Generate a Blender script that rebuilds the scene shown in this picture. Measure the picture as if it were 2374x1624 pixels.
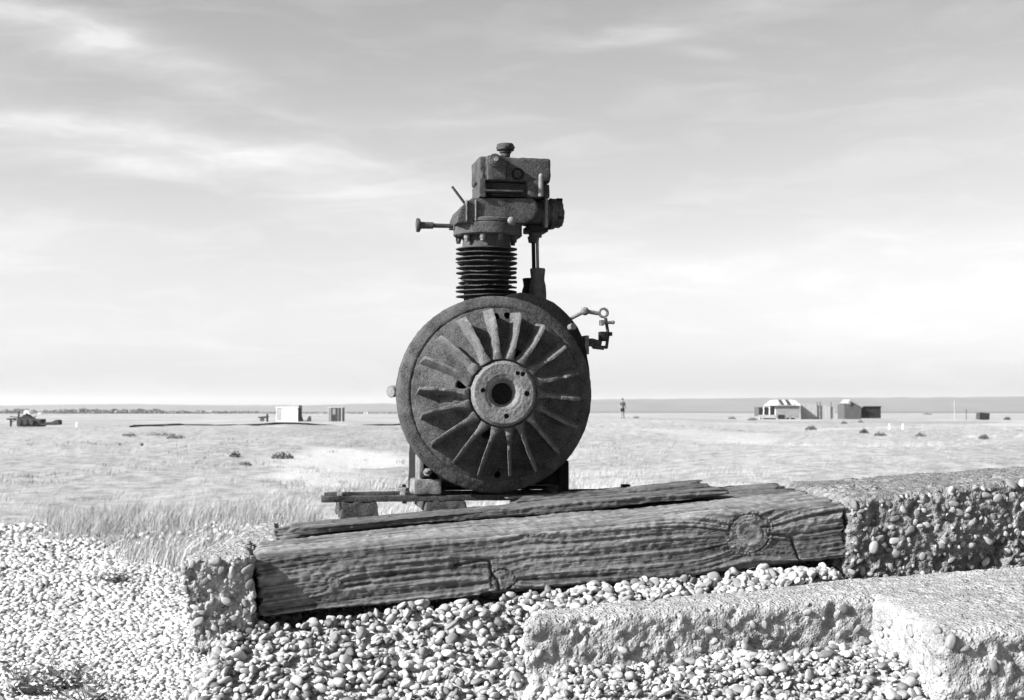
import bpy, bmesh, math, random
import numpy as np
from mathutils import Vector, Matrix

for o in list(bpy.data.objects): bpy.data.objects.remove(o)
scene = bpy.context.scene
COL = scene.collection
random.seed(7); RNG = np.random.default_rng(11)
R = math.radians

# ------------------------------------------------------------------ camera
F_PX, CX, CY, HORIZON = 3258.0, 1187.0, 812.0, 950.0
ZC = 0.95
PITCH = math.atan((HORIZON - CY) / F_PX)
cam_d = bpy.data.cameras.new('camera'); cam = bpy.data.objects.new('camera', cam_d); COL.objects.link(cam)
cam_d.sensor_width = 36.0; cam_d.lens = 36.0 * F_PX / 2374.0
cam_d.clip_start = 0.05; cam_d.clip_end = 30000
cam.location = (0, 0, ZC); cam.rotation_euler = (math.pi / 2 + PITCH, 0, 0)
cam_d.dof.use_dof = True; cam_d.dof.focus_distance = 3.35; cam_d.dof.aperture_fstop = 14
scene.camera = cam

# ------------------------------------------------------------------ light
SUN_FRONT, SUN_EL = 25.0, 31.0          # degrees towards the camera from due left / above the horizon
sd = Vector((-math.cos(R(SUN_FRONT)) * math.cos(R(SUN_EL)), -math.sin(R(SUN_FRONT)) * math.cos(R(SUN_EL)), math.sin(R(SUN_EL))))
sun_d = bpy.data.lights.new('sun', 'SUN'); sun_d.energy = 5.0; sun_d.angle = R(0.55); sun_d.color = (1, 1, 1)
sun = bpy.data.objects.new('sun', sun_d); COL.objects.link(sun)
sun.rotation_euler = sd.to_track_quat('Z', 'Y').to_euler(); sun.location = (-6, -3, 8)

world = bpy.data.worlds.new('World'); scene.world = world; world.use_nodes = True
wn = world.node_tree.nodes; wl = world.node_tree.links; wn.clear()
class G:
    """tiny node-graph helper"""
    def __init__(s, tree): s.t = tree; s.n = tree.nodes; s.l = tree.links
    def put(s, sock, v):
        if hasattr(v, 'is_output') or hasattr(v, 'links'): s.l.new(v, sock)
        else: sock.default_value = v
    def m(s, op, a, b=0.0, c=None, clamp=False):
        n = s.n.new('ShaderNodeMath'); n.operation = op; n.use_clamp = clamp
        s.put(n.inputs[0], a); s.put(n.inputs[1], b)
        if c is not None: s.put(n.inputs[2], c)
        return n.outputs[0]
    def noise(s, vec, scale, detail=4, rough=0.55, dist=0.0):
        n = s.n.new('ShaderNodeTexNoise'); n.inputs['Scale'].default_value = scale
        n.inputs['Detail'].default_value = detail; n.inputs['Roughness'].default_value = rough
        n.inputs['Distortion'].default_value = dist
        if vec is not None: s.l.new(vec, n.inputs['Vector'])
        return n.outputs['Fac']
    def voro(s, vec, scale, feature='F1', out='Distance'):
        n = s.n.new('ShaderNodeTexVoronoi'); n.feature = feature; n.inputs['Scale'].default_value = scale
        if vec is not None: s.l.new(vec, n.inputs['Vector'])
        return n.outputs[out]
    def mapr(s, v, a, b, c, d, smooth=False):
        n = s.n.new('ShaderNodeMapRange'); n.clamp = True
        if smooth: n.interpolation_type = 'SMOOTHSTEP'
        s.put(n.inputs[0], v)
        for i, q in enumerate((a, b, c, d)): s.put(n.inputs[i + 1], q)
        return n.outputs[0]
    def mapping(s, vec, scale=(1, 1, 1), loc=(0, 0, 0), rot=(0, 0, 0)):
        n = s.n.new('ShaderNodeMapping'); n.inputs['Scale'].default_value = scale
        n.inputs['Location'].default_value = loc; n.inputs['Rotation'].default_value = rot
        s.l.new(vec, n.inputs['Vector']); return n.outputs[0]
    def comb(s, a, b, c=0.0):
        n = s.n.new('ShaderNodeCombineXYZ'); s.put(n.inputs[0], a); s.put(n.inputs[1], b); s.put(n.inputs[2], c); return n.outputs[0]
g = G(world.node_tree)
sky = wn.new('ShaderNodeTexSky'); sky.sky_type = 'NISHITA'; sky.sun_disc = False
sky.sun_elevation = R(SUN_EL); sky.sun_rotation = math.atan2(sd.x, sd.y)
sky.air_density = 1.0; sky.dust_density = 2.2; sky.ozone_density = 1.0
rgbs = wn.new('ShaderNodeSeparateColor'); wl.new(sky.outputs[0], rgbs.inputs[0])      # film behind a red filter: blue sky records dark
tc = wn.new('ShaderNodeTexCoord'); sep = wn.new('ShaderNodeSeparateXYZ'); wl.new(tc.outputs['Generated'], sep.inputs[0])
az = g.m('ARCTAN2', sep.outputs[0], sep.outputs[1]); el = g.m('ARCSINE', sep.outputs[2])
v0 = g.comb(az, g.m('MULTIPLY', el, 3.2))
warp = g.m('MULTIPLY', g.m('SUBTRACT', g.noise(g.mapping(v0, loc=(3, 1, 0)), 7.0, 3), 0.5), 0.05)
azw = g.m('ADD', az, warp); elw = g.m('ADD', el, g.m('MULTIPLY', warp, 0.5))
wisp = g.noise(g.mapping(g.comb(azw, g.m('MULTIPLY', elw, 5.0)), rot=(0, 0, 0.25)), 9.0, 7, 0.62, 0.5)
fine = g.noise(g.mapping(g.comb(azw, g.m('MULTIPLY', elw, 4.0)), rot=(0, 0, 0.3)), 30.0, 5, 0.6, 0.4)
# the cirrus banks of that afternoon: direction (azimuth, elevation), extent, tilt, thickness
banks = [(60, 95, 260, 34, -12, 1.0), (330, 165, 200, 30, -14, .95), (300, 335, 330, 26, -5, .8), (330, 405, 170, 24, -3, 1.0),
         (620, 375, 230, 30, -4, 1.1), (860, 440, 200, 26, -5, .8), (1500, 98, 110, 17, 4, .8), (1640, 142, 60, 10, -4, .6),
         (1860, 25, 170, 22, 3, .6), (1960, 605, 330, 42, 3, .32), (1560, 650, 260, 40, -3, .38), (960, 520, 260, 30, -4, .5),
         (60, 330, 200, 24, -4, .5), (2250, 700, 220, 40, 2, .25), (1300, 590, 200, 40, 0, .25), (-500, 250, 380, 60, -8, .9), (2900, 260, 420, 60, 5, .8),
         (-300, 560, 420, 50, 0, .7), (2850, 560, 300, 40, 0, .7), (480, 240, 260, 16, -12, .35), (1000, 300, 240, 40, -8, .3)]
tot = None
for px, py, sx, sy, ang, amp in banks:
    a0 = math.atan((px - CX) / F_PX); e0 = (HORIZON - py) / F_PX; sx /= F_PX; sy /= F_PX; c, s_ = math.cos(R(ang)), math.sin(R(ang))
    da = g.m('SUBTRACT', azw, a0); de = g.m('SUBTRACT', elw, e0)
    p = g.m('ADD', g.m('MULTIPLY', da, c / sx), g.m('MULTIPLY', de, s_ / sx))
    q = g.m('ADD', g.m('MULTIPLY', da, -s_ / sy), g.m('MULTIPLY', de, c / sy))
    e = g.m('MULTIPLY', g.m('EXPONENT', g.m('MULTIPLY', g.m('ADD', g.m('MULTIPLY', p, p), g.m('MULTIPLY', q, q)), -0.7)), amp)
    tot = e if tot is None else g.m('ADD', tot, e)
general = g.m('MULTIPLY', g.mapr(wisp, .48, .75, 0, 1), 0.32)
cloud = g.m('ADD', g.m('MULTIPLY', tot, g.m('MULTIPLY', g.mapr(wisp, .28, .68, .3, 1.0), g.mapr(fine, .25, .75, .65, 1.1))), general)
SKY_GAIN, CLOUD_GAIN, VEIL = 1.10, 1.45, 1.6
skyv = g.m('MULTIPLY', g.m('ADD', g.m('MULTIPLY', rgbs.outputs[0], .75), g.m('MULTIPLY', rgbs.outputs[1], .25)), SKY_GAIN)
val = g.m('ADD', skyv, g.m('MULTIPLY', g.m('MINIMUM', cloud, 1.3), CLOUD_GAIN))
bg = wn.new('ShaderNodeBackground'); wo = wn.new('ShaderNodeOutputWorld')
veil = g.m('MULTIPLY', g.m('EXPONENT', g.m('MULTIPLY', g.m('MAXIMUM', el, 0.0), -6.5)), VEIL)
val = g.m('ADD', val, veil)
wl.new(g.comb(val, val, val), bg.inputs[0]); bg.inputs[1].default_value = 0.060
wl.new(bg.outputs[0], wo.inputs[0])

vs = scene.view_settings
vs.view_transform = 'Standard'; vs.look = 'None'; vs.gamma = 1.0; vs.use_curve_mapping = False
vs.exposure = 1.68

# ------------------------------------------------------------------ helpers
def tag(o, label=None, cat=None, group=None, kind=None):
    if label: o['label'] = label
    if cat: o['category'] = cat
    if group: o['group'] = group
    if kind: o['kind'] = kind
    return o
def empty(name, loc=(0, 0, 0), rz=0.0):
    o = bpy.data.objects.new(name, None); COL.objects.link(o); o.location = loc; o.rotation_euler = (0, 0, rz); o.empty_display_size = .05; return o
def link(name, me, mat=None, parent=None):
    o = bpy.data.objects.new(name, me); COL.objects.link(o)
    if mat is not None and not me.materials: me.materials.append(mat)
    if parent is not None: o.parent = parent
    return o
def ray(px, py):
    xc = (px - CX) / F_PX; yc = -(py - CY) / F_PX; c, s = math.cos(PITCH), math.sin(PITCH)
    return Vector((xc, c - yc * s, s + yc * c))
def at(px, py, Y):
    d = ray(px, py); return Vector((0, 0, ZC)) + d * (Y / d.y)

def _hash(ix, iy, iz, seed):
    h = (ix.astype(np.int64) * 374761393 + iy.astype(np.int64) * 668265263 + iz.astype(np.int64) * 2147483647 + seed * 974634777) & 0xFFFFFFFF
    h = ((h ^ (h >> 13)) * 1274126177) & 0xFFFFFFFF
    h = ((h ^ (h >> 16)) * 2246822519) & 0xFFFFFFFF
    return ((h ^ (h >> 15)) & 0xFFFFFF) / float(0xFFFFFF)
def vn(x, y, z=0.0, seed=0):
    x, y, z = np.broadcast_arrays(np.asarray(x, float), np.asarray(y, float), np.asarray(z, float))
    ix, iy, iz = np.floor(x), np.floor(y), np.floor(z); fx, fy, fz = x - ix, y - iy, z - iz
    fx, fy, fz = [f * f * (3 - 2 * f) for f in (fx, fy, fz)]
    r = 0
    for a in (0, 1):
        for b in (0, 1):
            for c in (0, 1):
                r = r + _hash(ix + a, iy + b, iz + c, seed) * (fx if a else 1 - fx) * (fy if b else 1 - fy) * (fz if c else 1 - fz)
    return r * 2 - 1
def fbm(x, y, z=0.0, oct=4, seed=0, gain=.5):
    r, a, f = 0, 1.0, 1.0
    for i in range(oct):
        r = r + a * vn(np.asarray(x) * f, np.asarray(y) * f, np.asarray(z) * f, seed + i * 17); a *= gain; f *= 2.03
    return r
def worley(x, y, z, seed=0):
    ix, iy, iz = np.floor(x), np.floor(y), np.floor(z); best = np.full(x.shape, 9.0); cell = np.zeros(x.shape)
    for a in (-1, 0, 1):
        for b in (-1, 0, 1):
            for c in (-1, 0, 1):
                jx, jy, jz = ix + a, iy + b, iz + c
                dx = jx + _hash(jx, jy, jz, seed) - x; dy = jy + _hash(jx, jy, jz, seed + 1) - y; dz = jz + _hash(jx, jy, jz, seed + 2) - z
                d = dx * dx + dy * dy + dz * dz; m = d < best
                best = np.where(m, d, best); cell = np.where(m, _hash(jx, jy, jz, seed + 3), cell)
    return np.sqrt(best), cell

def np_mesh(name, V, Fq, attrs=None, smooth=True):
    V = np.asarray(V, np.float32); Fq = np.asarray(Fq, np.int32)
    me = bpy.data.meshes.new(name); n = Fq.shape[1]
    me.vertices.add(len(V)); me.vertices.foreach_set('co', V.ravel())
    me.loops.add(Fq.size); me.loops.foreach_set('vertex_index', Fq.ravel())
    me.polygons.add(len(Fq)); me.polygons.foreach_set('loop_start', np.arange(0, Fq.size, n, dtype=np.int32))
    me.polygons.foreach_set('loop_total', np.full(len(Fq), n, np.int32))
    if smooth: me.polygons.foreach_set('use_smooth', np.ones(len(Fq), bool))
    for k, a in (attrs or {}).items():
        at_ = me.attributes.new(k, 'FLOAT', 'POINT'); at_.data.foreach_set('value', np.asarray(a, np.float32))
    me.update(calc_edges=True); me.validate(); return me

def grid_box(dims, n, r):
    """closed, rounded box 0..dims with n=(nx,ny,nz) cells; returns verts, outward normals, quads"""
    nx, ny, nz = n; pts = []; quads = []; base = 0
    def face(axis, side):
        nonlocal base
        a, b = [i for i in range(3) if i != axis]; na, nb = n[a], n[b]
        A, B = np.meshgrid(np.arange(na + 1), np.arange(nb + 1), indexing='ij')
        P = np.zeros((na + 1, nb + 1, 3), int); P[..., a] = A; P[..., b] = B; P[..., axis] = n[axis] * side
        idx = np.arange((na + 1) * (nb + 1)).reshape(na + 1, nb + 1) + base
        q = np.stack([idx[:-1, :-1], idx[1:, :-1], idx[1:, 1:], idx[:-1, 1:]], -1).reshape(-1, 4)
        flip = (side == 1) != (axis != 1)
        if flip: q = q[:, ::-1]
        pts.append(P.reshape(-1, 3)); quads.append(q); base += (na + 1) * (nb + 1)
    for ax in range(3):
        for sd_ in (0, 1): face(ax, sd_)
    P = np.concatenate(pts); Q = np.concatenate(quads)
    key = P[:, 0] * 10**8 + P[:, 1] * 10**4 + P[:, 2]
    _, first, inv = np.unique(key, return_index=True, return_inverse=True)
    P = P[first]; Q = inv.reshape(-1)[Q]
    D = np.array(dims, float); X = P / np.array(n) * D
    C = np.clip(X, r, D - r); N = X - C; L = np.linalg.norm(N, axis=1, keepdims=True); N = N / np.maximum(L, 1e-9)
    return C + N * r, N, Q

def ico(sub):
    t = (1 + 5 ** .5) / 2
    V = [(-1, t, 0), (1, t, 0), (-1, -t, 0), (1, -t, 0), (0, -1, t), (0, 1, t), (0, -1, -t), (0, 1, -t), (t, 0, -1), (t, 0, 1), (-t, 0, -1), (-t, 0, 1)]
    Fc = [(0, 11, 5), (0, 5, 1), (0, 1, 7), (0, 7, 10), (0, 10, 11), (1, 5, 9), (5, 11, 4), (11, 10, 2), (10, 7, 6), (7, 1, 8), (3, 9, 4), (3, 4, 2), (3, 2, 6), (3, 6, 8), (3, 8, 9), (4, 9, 5), (2, 4, 11), (6, 2, 10), (8, 6, 7), (9, 8, 1)]
    V = [Vector(v).normalized() for v in V]
    for _ in range(sub):
        cache = {}; NF = []
        def mid(a, b):
            k = (min(a, b), max(a, b))
            if k not in cache: cache[k] = len(V); V.append(((V[a] + V[b]) / 2).normalized())
            return cache[k]
        for a, b, c in Fc:
            ab, bc, ca = mid(a, b), mid(b, c), mid(c, a); NF += [(a, ab, ca), (b, bc, ab), (c, ca, bc), (ab, bc, ca)]
        Fc = NF
    return np.array([tuple(v) for v in V]), np.array(Fc)
def pebble_protos(sub, k, seed, jag=.16):
    V, Fc = ico(sub); out = []
    rg = np.random.default_rng(seed)
    for i in range(k):
        o = rg.uniform(0, 50, 3); d = 1 + jag * fbm(V[:, 0] * 1.3 + o[0], V[:, 1] * 1.3 + o[1], V[:, 2] * 1.3 + o[2], 2, i)
        W = V * d[:, None]; W = np.sign(W) * np.abs(W) ** rg.uniform(.8, 1.0)
        out.append(W * np.array([rg.uniform(.95, 1.4), rg.uniform(.68, .95), rg.uniform(.42, .75)]))
    return out, Fc
def rot_mats(e):
    cx, cy, cz = np.cos(e).T; sx, sy, sz = np.sin(e).T; o = np.ones_like(cx); z = np.zeros_like(cx)
    Rx = np.stack([o, z, z, z, cx, -sx, z, sx, cx], -1).reshape(-1, 3, 3); Ry = np.stack([cy, z, sy, z, o, z, -sy, z, cy], -1).reshape(-1, 3, 3)
    Rz = np.stack([cz, -sz, z, sz, cz, z, z, z, o], -1).reshape(-1, 3, 3); return Rz @ Ry @ Rx
def bake(name, protos, Fc, pos, eul, scl, tone, smooth=True):
    M = rot_mats(eul); Vs, Fs, Ts = [], [], []; base = 0; k = len(protos); pick = np.arange(len(pos)) % k
    for i, P in enumerate(protos):
        s = np.where(pick == i)[0]
        if not len(s): continue
        W = np.einsum('nij,vj->nvi', M[s], P) * scl[s][:, None, None] + pos[s][:, None, :]
        f = Fc[None] + (np.arange(len(s)) * len(P))[:, None, None] + base
        Vs.append(W.reshape(-1, 3)); Fs.append(f.reshape(-1, Fc.shape[1])); Ts.append(np.repeat(tone[s], len(P))); base += len(s) * len(P)
    return np_mesh(name, np.concatenate(Vs), np.concatenate(Fs), {'tone': np.concatenate(Ts)}, smooth)

class MB:
    """collects simple solids into one mesh"""
    def __init__(s): s.V = []; s.F = []
    def add(s, V, Fc):
        b = len(s.V); s.V += [tuple(v) for v in V]; s.F += [tuple(i + b for i in f) for f in Fc]; return s
    def hexa(s, c):                       # 8 corners: bottom 4 ccw, top 4
        return s.add(c, [(3, 2, 1, 0), (4, 5, 6, 7), (0, 1, 5, 4), (1, 2, 6, 5), (2, 3, 7, 6), (3, 0, 4, 7)])
    def box(s, x0, x1, y0, y1, z0, z1):
        return s.hexa([(x0, y0, z0), (x1, y0, z0), (x1, y1, z0), (x0, y1, z0), (x0, y0, z1), (x1, y0, z1), (x1, y1, z1), (x0, y1, z1)])
    def lathe(s, prof, o, axis, n=32, ang0=0.0, wob=0.0):      # prof: [(radius, along)]
        a = Vector(axis).normalized(); t = Vector((0, 0, 1)) if abs(a.z) < .9 else Vector((1, 0, 0))
        e1 = a.cross(t).normalized(); e2 = a.cross(e1).normalized(); o = Vector(o); V = []; Fc = []
        for j, (r_, h) in enumerate(prof):
            for i in range(n):
                th = ang0 + 2 * math.pi * i / n; rr = r_ * (1 + wob * math.sin(i * 7.3 + j * 3.1) * math.sin(i * 2.1))
                V.append(o + a * h + (e1 * math.cos(th) + e2 * math.sin(th)) * rr)
        m = len(prof)
        for j in range(m - 1):
            for i in range(n): k = (i + 1) % n; Fc.append((j * n + i, j * n + k, (j + 1) * n + k, (j + 1) * n + i))
        Fc.append(tuple(range(n))[::-1]); Fc.append(tuple((m - 1) * n + i for i in range(n)))
        return s.add(V, Fc)
    def cyl(s, p, q, r0, r1=None, n=16):
        p, q = Vector(p), Vector(q); return s.lathe([(r0, 0), (r1 if r1 is not None else r0, (q - p).length)], p, q - p, n)
    def tube(s, pts, r, n=10):
        for a, b in zip(pts[:-1], pts[1:]): s.cyl(a, b, r, r, n)
        for p in pts[1:-1]: s.ball(p, r * 1.02)
        return s
    def ball(s, p, r, sub=1, sc=(1, 1, 1)):
        V, Fc = ico(sub); p = Vector(p); return s.add([p + Vector((v[0] * r * sc[0], v[1] * r * sc[1], v[2] * r * sc[2])) for v in V], [tuple(f) for f in Fc])
    def prism(s, outline, y0, y1):         # outline in (x,z), seen from -y, ccw
        n = len(outline); V = [(x, y0, z) for x, z in outline] + [(x, y1, z) for x, z in outline]
        Fc = [tuple(range(n)), tuple(range(n, 2 * n))[::-1]] + [(i, i + n, (i + 1) % n + n, (i + 1) % n) for i in range(n)]
        return s.add(V, Fc)
    def ring(s, o, axis, ro, ri, h, n=24):
        a = Vector(axis).normalized(); t = Vector((0, 0, 1)) if abs(a.z) < .9 else Vector((1, 0, 0)); e1 = a.cross(t).normalized(); e2 = a.cross(e1).normalized(); o = Vector(o); V = []; Fc = []
        for rr, hh in ((ro, 0), (ro, h), (ri, h), (ri, 0)):
            for i in range(n): th = 2 * math.pi * i / n; V.append(o + a * hh + (e1 * math.cos(th) + e2 * math.sin(th)) * rr)
        for j in range(4):
            for i in range(n): k = (i + 1) % n; jj = (j + 1) % 4; Fc.append((j * n + i, j * n + k, jj * n + k, jj * n + i))
        return s.add(V, Fc)
    def build(s, name, mat, parent=None, bevel=0.0, seg=2, rough=0.0, cell=0.0, ang=40, flat=False):
        bm = bmesh.new(); vs_ = [bm.verts.new(v) for v in s.V]
        for f in s.F:
            try: bm.faces.new([vs_[i] for i in f])
            except ValueError: pass
        bmesh.ops.recalc_face_normals(bm, faces=bm.faces)
        if bevel: bmesh.ops.bevel(bm, geom=[e for e in bm.edges if len(e.link_faces) == 2 and e.calc_face_angle(0) > R(35)], offset=bevel, segments=seg, affect='EDGES', profile=.6, clamp_overlap=True)
        if cell:
            bmesh.ops.triangulate(bm, faces=[f for f in bm.faces if len(f.verts) > 4])
            for _ in range(5):
                es = [e for e in bm.edges if e.calc_length() > cell]
                if not es: break
                bmesh.ops.subdivide_edges(bm, edges=es, cuts=1, use_grid_fill=True)
            bmesh.ops.triangulate(bm, faces=[f for f in bm.faces if len(f.verts) > 4])
        if rough:
            bm.normal_update(); co = np.array([v.co[:] for v in bm.verts]); k = 1 / .012
            d = fbm(co[:, 0] * k, co[:, 1] * k, co[:, 2] * k, 3, 5) * rough
            for v, dd in zip(bm.verts, d): v.co += v.normal * float(dd)
        me = bpy.data.meshes.new(name); bm.to_mesh(me); bm.free()
        if not flat:
            me.polygons.foreach_set('use_smooth', np.ones(len(me.polygons), bool)); me.set_sharp_from_angle(angle=R(ang))
        return link(name, me, mat, parent)

# ------------------------------------------------------------------ materials (a black-and-white place: every colour is a grey)
def new_mat(name):
    m = bpy.data.materials.new(name); m.use_nodes = True; t = m.node_tree; t.nodes.clear(); q = G(t)
    out = t.nodes.new('ShaderNodeOutputMaterial'); b = t.nodes.new('ShaderNodeBsdfPrincipled'); t.links.new(b.outputs[0], out.inputs[0])
    tcn = t.nodes.new('ShaderNodeTexCoord'); return m, q, b, tcn.outputs['Object']
def setcol(q, b, v):
    q.l.new(q.comb(v, v, v), b.inputs['Base Color'])
def setbump(q, b, h, strength, dist):
    n = q.n.new('ShaderNodeBump'); n.inputs['Strength'].default_value = strength; n.inputs['Distance'].default_value = dist
    q.l.new(h, n.inputs['Height']); q.l.new(n.outputs[0], b.inputs['Normal'])
def attr(q, name):
    n = q.n.new('ShaderNodeAttribute'); n.attribute_name = name; return n.outputs['Fac']
def objrand(q): return q.n.new('ShaderNodeObjectInfo').outputs['Random']
def rust(name, lo, hi, spec=.05, rough=.8, bump=.5, pale=0.0):
    m, q, b, co = new_mat(name)
    sp = q.noise(co, 330, 3, .6); pt = q.noise(co, 22, 5, .6); flake = q.voro(co, 130)
    v = q.mapr(q.m('ADD', q.m('MULTIPLY', sp, .65), q.m('MULTIPLY', pt, .45)), .38, .74, lo, hi)
    if pale:
        v = q.m('ADD', v, q.m('MULTIPLY', q.mapr(q.noise(co, 60, 4, .7), .58, .72, 0, 1), pale))
    setcol(q, b, v); b.inputs['Roughness'].default_value = rough; b.inputs['Specular IOR Level'].default_value = spec
    h = q.m('ADD', q.m('MULTIPLY', sp, .6), q.m('ADD', q.m('MULTIPLY', flake, .35), q.m('MULTIPLY', pt, .8)))
    setbump(q, b, h, bump, .004); return m
def plain(name, lo, hi, scale=6, rough=.85, stretch=(1, 1, 1), bump=0.0, dist=.01):
    m, q, b, co = new_mat(name); n = q.noise(q.mapping(co, stretch), scale, 5, .6)
    setcol(q, b, q.mapr(n, .3, .7, lo, hi)); b.inputs['Roughness'].default_value = rough; b.inputs['Specular IOR Level'].default_value = .2
    if bump: setbump(q, b, n, bump, dist)
    return m
M = {}
M['rust'] = rust('rusted_cast_iron', .006, .085)
M['rust_pale'] = rust('rusted_iron_worn_pale', .045, .18, pale=.06)
M['rust_dark'] = rust('rusted_iron_shade_dark', .004, .018, rough=.7)  # darker copy: shade on the always shaded engine parts put into the colour
M['blade'] = rust('rusted_blade_iron', .020, .13, pale=.05)
M['void'] = rust('hole_shade_iron', .008, .02)  # hole and recess linings: the shade inside them is painted into the colour
def wood(name, lo, hi, bumpd=.003):
    m, q, b, co = new_mat(name); t = attr(q, 'tone')
    st = q.noise(q.mapping(co, (6, 120, 120)), 1.0, 5, .62, .3); bl = q.noise(co, 9, 4, .6); fn = q.noise(q.mapping(co, (14, 430, 430)), 1.0, 4, .65)
    v = q.m('ADD', q.m('MULTIPLY', t, .5), q.m('ADD', q.m('MULTIPLY', st, .4), q.m('ADD', q.m('MULTIPLY', bl, .35), q.m('MULTIPLY', fn, .36))))
    setcol(q, b, q.m('POWER', q.mapr(v, .46, 1.08, lo ** .6, hi ** .6), 1.667)); b.inputs['Roughness'].default_value = .88; b.inputs['Specular IOR Level'].default_value = .15
    setbump(q, b, q.m('ADD', st, q.m('MULTIPLY', fn, .8)), .9, bumpd); return m
M['timber'] = wood('weathered_timber', .009, .21)
M['timber_dark'] = wood('rotted_timber', .007, .13)
def concrete(name, lo, hi, stone=.12):
    m, q, b, co = new_mat(name); t = attr(q, 'tone')
    n1 = q.noise(co, 45, 5, .65); n2 = q.noise(co, 260, 4, .6); big = q.noise(co, 7, 4, .6)
    v = q.mapr(q.m('ADD', q.m('MULTIPLY', n1, .5), q.m('ADD', q.m('MULTIPLY', n2, .3), q.m('MULTIPLY', big, .3))), .38, .72, lo, hi)
    v = q.m('ADD', v, q.m('MULTIPLY', t, stone)); setcol(q, b, v); b.inputs['Roughness'].default_value = .92; b.inputs['Specular IOR Level'].default_value = .15
    ag = q.voro(co, 75); ag2 = q.voro(co, 150); cc = q.n.new('ShaderNodeSeparateColor'); q.l.new(q.voro(co, 75, out='Color'), cc.inputs[0])
    msk = q.mapr(q.noise(co, 14, 3), .40, .58, .25, 1)
    peb = q.m('MULTIPLY', q.mapr(ag, .15, .55, 1, 0, True), q.m('MULTIPLY', msk, q.mapr(cc.outputs[1], .2, .9, .1, 1)))
    v = q.m('MULTIPLY', v, q.m('ADD', 1.0, q.m('MULTIPLY', peb, q.mapr(cc.outputs[0], 0, 1, -.35, .75))))
    setcol(q, b, v)
    hgt = q.m('ADD', q.m('ADD', q.m('MULTIPLY', n1, .55), q.m('MULTIPLY', n2, .35)), q.m('ADD', q.m('MULTIPLY', peb, .75), q.m('MULTIPLY', q.mapr(ag2, .1, .5, 1, 0), .3)))
    setbump(q, b, hgt, 1.0, .008); return m
M['concrete'] = concrete('pebble_concrete', .085, .31)
M['concrete_grey'] = concrete('pebble_concrete_grey', .045, .17)
def stone(name, lo, hi, use_attr):
    m, q, b, co = new_mat(name); t = attr(q, 'tone') if use_attr else objrand(q)
    n = q.noise(co, 160, 4, .6); n2 = q.noise(co, 40, 2)
    v = q.m('MULTIPLY', q.mapr(t, 0, 1, lo, hi), q.mapr(q.m('ADD', q.m('MULTIPLY', n, .6), q.m('MULTIPLY', n2, .4)), .3, .7, .78, 1.15))
    setcol(q, b, v); b.inputs['Roughness'].default_value = .7; b.inputs['Specular IOR Level'].default_value = .25
    setbump(q, b, n, .25, .0015); return m
M['pebble'] = stone('flint_pebble', .075, .33, False); M['pebble_stuff'] = stone('flint_pebble_mass', .07, .33, True)
M['shingle_far'] = stone('beach_shingle', .11, .42, True)
M['stone'] = stone('stone_in_concrete', .06, .26, False)
def leafmat(name, lo, hi):
    m, q, b, co = new_mat(name); t = attr(q, 'tone'); setcol(q, b, q.mapr(t, 0, 1, lo, hi)); b.inputs['Roughness'].default_value = .75; b.inputs['Specular IOR Level'].default_value = .2
    return m
M['grass'] = leafmat('bleached_grass', .16, .36); M['scrub'] = leafmat('dark_scrub_leaves', .03, .11); M['leaf'] = leafmat('weed_leaves', .12, .36); M['treeline'] = leafmat('far_foliage', .05, .12)
M['white'] = plain('white_paint', .62, .8, 3); M['grey_board'] = plain('grey_boards', .12, .24, 3, stretch=(.3, .3, 5)); M['dark_board'] = plain('tarred_boards', .035, .075, 3, stretch=(3, 3, .3))
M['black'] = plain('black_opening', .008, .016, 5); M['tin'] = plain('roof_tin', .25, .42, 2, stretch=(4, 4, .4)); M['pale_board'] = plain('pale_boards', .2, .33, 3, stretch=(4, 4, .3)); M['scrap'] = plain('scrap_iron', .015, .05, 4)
M['skin'] = plain('skin', .16, .2, 8); M['shirt'] = plain('grey_shirt', .07, .10, 20); M['shorts'] = plain('dark_shorts', .02, .035, 20); M['hair'] = plain('dark_hair', .02, .035, 40); M['hill'] = plain('hill_turf', .05, .10, .004)
M['haze'] = None
# ------------------------------------------------------------------ terrain
T_AZ = np.array([-.36, -.08, .078, .17, .36])
PROF_D = np.array([0, 8, 40, 60, 100, 124, 150, 184, 230, 400, 700, 1500, 3500, 9000.])
PROF = np.array([[0, 0, -.05, -.10, -.30, -.42, -.58, -.78, -1.0, -1.35, -1.7, -2.3, -3.2, -6],
                 [0, 0, -.05, -.10, -.30, -.42, -.58, -.78, -1.0, -1.35, -1.7, -2.3, -3.2, -6],
                 [0, 0, .05, .08, .15, .19, .12, -.1, -.35, -.9, -1.5, -2.3, -3.2, -6],
                 [0, 0, -.03, -.05, -.14, -.18, -.24, -.32, -.45, -.95, -1.5, -2.3, -3.2, -6],
                 [0, 0, .03, .02, -.05, -.10, -.18, -.30, -.45, -.95, -1.5, -2.3, -3.2, -6]])
def sstep(a, b, x): t = np.clip((x - a) / (b - a), 0, 1); return t * t * (3 - 2 * t)
def ground_h(x, y):
    x = np.asarray(x, float); y = np.asarray(y, float); d = np.hypot(x, y); a = np.clip(np.where(y > .1, x / np.maximum(y, .1), np.sign(x) * .36), -.36, .36)
    rows = np.stack([np.interp(d, PROF_D, p) for p in PROF]); k = np.clip(np.searchsorted(T_AZ, a, side='right') - 1, 0, 3)
    t = (a - T_AZ[k]) / (T_AZ[k + 1] - T_AZ[k]); t = t * t * (3 - 2 * t)
    base = np.take_along_axis(rows, k[None], 0)[0] * (1 - t) + np.take_along_axis(rows, (k + 1)[None], 0)[0] * t
    far = sstep(6, 25, d) * (1 - sstep(90, 200, d))
    u = .035 * fbm(x * .9, y * .9, 0, 3, 3) * (1 - sstep(60, 150, d)) + far * .16 * fbm(x * .16, y * .11, 0, 3, 9)
    return base + u
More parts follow.
